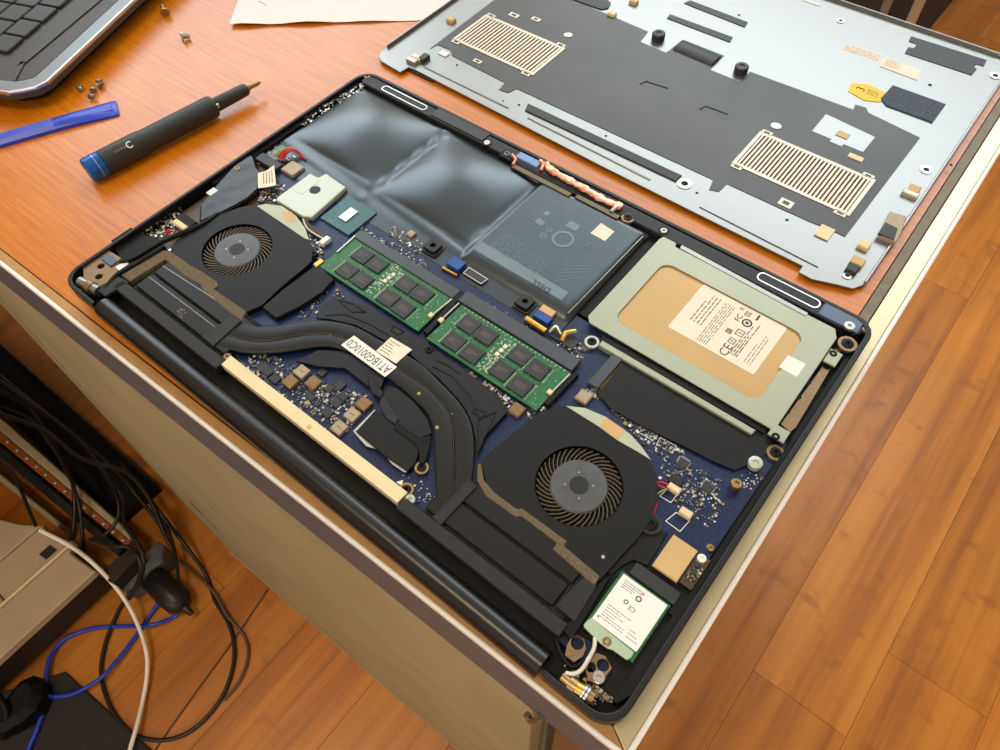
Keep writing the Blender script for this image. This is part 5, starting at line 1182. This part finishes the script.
_o = MB(); _o.tube(smooth_path([(*U(-10, 735, bz), FZ + 14), (*U(8, 712, bz), bz + 3), (*U(-5, 690, bz), bz + 6)], 6), 5, 8); _o = _o.build('strap', M['black'], bb, smooth=60); _o.location = -bb.location
tag(bb, 'black bag slumped on the mat beside the computer case', 'bag')
def cable(name, pp, r, mt, label, group=None, n=8):
    pts = smooth_path([(*U(x, y, z), z) for x, y, z in pp], n); o = MB().tube(pts, r, 8).build(name, mt, smooth=60); tag(o, label, 'cable', group); return o
F = FZ
cable('white_cable', [(40, 530, -640), (72, 547, -650), (95, 565, -652), (118, 590, -690), (135, 618, F + 26), (146, 650, F + 16), (147, 675, F + 10), (143, 700, F + 8), (137, 725, F + 13), (130, 750, F + 14), (120, 790, F + 14)], 3.0, M['whitecable'], 'white cable arching from the beige case down to the floor')
cable('blue_cable', [(165, 593, F + 22), (155, 608, F + 5), (140, 630, F + 4), (124, 652, F + 8), (104, 675, F + 13), (92, 684, F + 12), (72, 694, F + 9), (50, 696, F + 9), (46, 685, F + 9), (48, 664, F + 9), (56, 648, F + 5), (70, 636, F + 4), (95, 628, F + 4), (125, 626, F + 4), (150, 625, F + 12), (172, 618, F + 4), (183, 610, F + 4)], 3.0, M['bluecable'], 'blue cable looping from the black adapter over the floor')
cable('blue_cable', [(50, 694, F + 14), (44, 710, F + 9), (36, 732, F + 9), (28, 752, F + 9), (22, 790, F + 9)], 3.0, M['bluecable'], 'blue cable running straight down across the dark mat')
cable('black_cable', [(150, 500, F + 60), (185, 545, F + 30), (206, 575, F + 4), (215, 600, F + 4), (228, 622, F + 4), (234, 645, F + 4), (232, 670, F + 4), (220, 700, F + 4), (195, 728, F + 4), (165, 740, F + 4), (135, 735, F + 4), (115, 715, F + 4), (104, 690, F + 4), (101, 668, F + 4), (105, 645, F + 4), (111, 628, F + 4), (120, 608, F + 4), (132, 592, F + 4)], 2.8, M['blackcable'], 'black cable lying in a wide loop on the planks')
cable('black_cable', [(180, 560, F + 12), (212, 590, F + 11), (226, 614, F + 10), (244, 636, F + 4), (248, 655, F + 4), (240, 680, F + 4), (224, 700, F + 4)], 2.2, M['wirebrown'], 'brown cable following the outside of the black loop')
cable('brown_line', [(268, 589, F + 2), (230, 645, F + 2), (190, 700, F + 2), (155, 750, F + 2), (140, 775, F + 2)], 1.2, M['wirebrown'], 'thin brown line running diagonally over the planks')  # thin brown tube laid diagonally over the planks
# adapter and clutter under the desk front
ad = empty('power_adapter', (*U(170, 590, F + 25), F)); 
def adp(mb, name, mt, **k): o = mb.build(name, mt, ad, **k); o.location = -ad.location; return o
ax0 = Vector((*U(152, 578, F + 28), F + 26)); ax1 = Vector((*U(184, 607, F + 24), F + 20))
adp(MB().tube([ax0.lerp(ax1, t) for t in (0, .05, .3, .6, .85, .97, 1)], [15, 17.5, 19, 20, 18.5, 13, 6], 18), 'adapter_body', M['blackcable'], smooth=50)
adp(MB().tube([ax0.lerp(ax1, -.03), ax0.lerp(ax1, .02)], [17.5, 17.8], 18), 'rim', M['darkgrey'], smooth=50)
adp(MB().tube([ax1, ax1 + (ax1 - ax0) * .2], [6, 4], 10), 'strain_relief', M['blackcable'], smooth=50)
tag(ad, 'black rounded power adapter at the end of the blue cable', 'adapter')
gb = MB().prism(UP([(112, 584), (158, 541), (164, 545), (163, 560), (126, 592)], F + 40), F, F + 40, ch=1.5).build('grey_box', M['apron']); tag(gb, 'low grey box behind the black adapter', 'box')
db = MB().prism(UP([(97, 575), (128, 548), (138, 556), (112, 583)], F + 70), F, F + 70, ch=2).build('dark_box', M['dark_and_shade']); tag(db, 'small dark olive box next to the low grey box', 'box')
# rail with rivets
rl = empty('metal_rail', (*U(60, 480, F + 60), F)); 
def rlb(mb, name, mt, **k): o = mb.build(name, mt, rl, **k); o.location = -rl.location; return o
M['railwood'] = mat('red_brown_rail', (150, 84, 34), 0.45, var=0.2, scale=60)
ZR = F + 60
rlb(MB().prism(UP([(-60, 380), (130, 540), (126, 546), (-60, 392)], ZR), F, ZR, ch=2), 'wooden_strip', M['railwood'])
rlb(MB().prism(UP([(-60, 364), (132, 534), (130, 540), (-60, 380)], ZR), F, ZR + 2, ch=2), 'beige_edge', M['panel'])
rlb(MB().prism(UP([(-60, 394), (122, 548), (118, 556), (-60, 408)], ZR - 6), F, ZR - 6, ch=2), 'metal_strip', M['darkgrey'])
for t in range(13):
    x = 9 + t * 9.6; y = 443 + t * 8.75 * .93; u, v = U(x, y, ZR - 4); rlb(MB().lathe(u, v, [(3.2, ZR - 1), (3.2, ZR + 1.5), (1.6, ZR + 2.6), (.01, ZR + 2.6)], 12), 'rivet', M['silver'])
tag(rl, 'long red-brown rail with a row of shiny rivets below the desk', 'rail')
rb = MB().prism(UP([(-60, 425), (60, 522), (57, 527), (-60, 433)], F + 50), F, F + 50, ch=2).build('pale_rail', M['panel']); tag(rb, 'narrow pale rail between the riveted rail and computer case', 'rail')
# tangle of black cables
tang = [[(-30, 384, 30), (20, 402, 40), (45, 430, 60), (60, 455, 70), (72, 480, 80), (75, 510, 70), (72, 540, 50)], [(-30, 398, 34), (25, 416, 50), (48, 440, 70), (66, 470, 84), (78, 500, 80), (82, 530, 60), (84, 552, 30)],
        [(-30, 372, 40), (60, 425, 50), (95, 455, 56), (108, 478, 70), (118, 500, 80), (117, 520, 70), (104, 535, 64), (92, 540, 50)], [(-30, 360, 40), (70, 432, 50), (110, 480, 60), (124, 502, 74), (124, 522, 76), (134, 538, 76), (143, 556, 70), (140, 580, 46), (130, 598, 10)],
        [(-30, 352, 30), (80, 440, 40), (120, 476, 50), (140, 500, 40), (158, 522, 30), (170, 545, 20)], [(-30, 440, 60), (8, 468, 70), (20, 488, 76), (28, 508, 72), (36, 526, 70)],
        [(-30, 405, 30), (40, 428, 36), (80, 458, 44), (125, 472, 44), (150, 500, 34), (165, 535, 22)], [(90, 540, 66), (112, 546, 76), (130, 548, 76), (141, 566, 70), (134, 592, 24)], [(120, 462, -20), (150, 500, -26), (168, 530, -32), (176, 560, -36), (178, 582, -38), (176, 598, -42)]]
tl_ = ['hanging straight past the riveted rail', 'crossing the riveted rail beside its neighbour', 'curling in a small loop above the low grey box', 'falling over the low grey box', 'running along the foot of the beige panel', 'in front of the narrow pale rail', 'swinging across the added black shade tray', 'arching over the small dark olive box', 'leading from the tangle to the black adapter']
for i_, (pp, tt) in enumerate(zip(tang, tl_)): cable('black_cable', [(x, y, F + h_ + 8 * i_) for x, y, h_ in pp], 2.6 if i_ % 3 else 3.4, M['blackcable'], 'black cable ' + tt, 'tangle of black cables', 6)
ct = empty('shade_tray', (-620, -75, F))  # added dark tray, stands in for shade on the floor
_t = MB().prism([(-1000, -112), (-390, -112), (-390, -34), (-1000, -40)], F, F + 22, holes=[[(-996, -108), (-394, -108), (-394, -38), (-996, -44)]]).build('shade_tray_rim', M['black'], ct); _t.location = -ct.location
_t = MB().prism([(-998, -110), (-392, -110), (-392, -36), (-998, -42)], F, F + 8).build('shade_tray_bottom', M['black'], ct); _t.location = -ct.location
tag(ct, 'shallow black tray added to darken the floor along the desk front', 'shade tray')
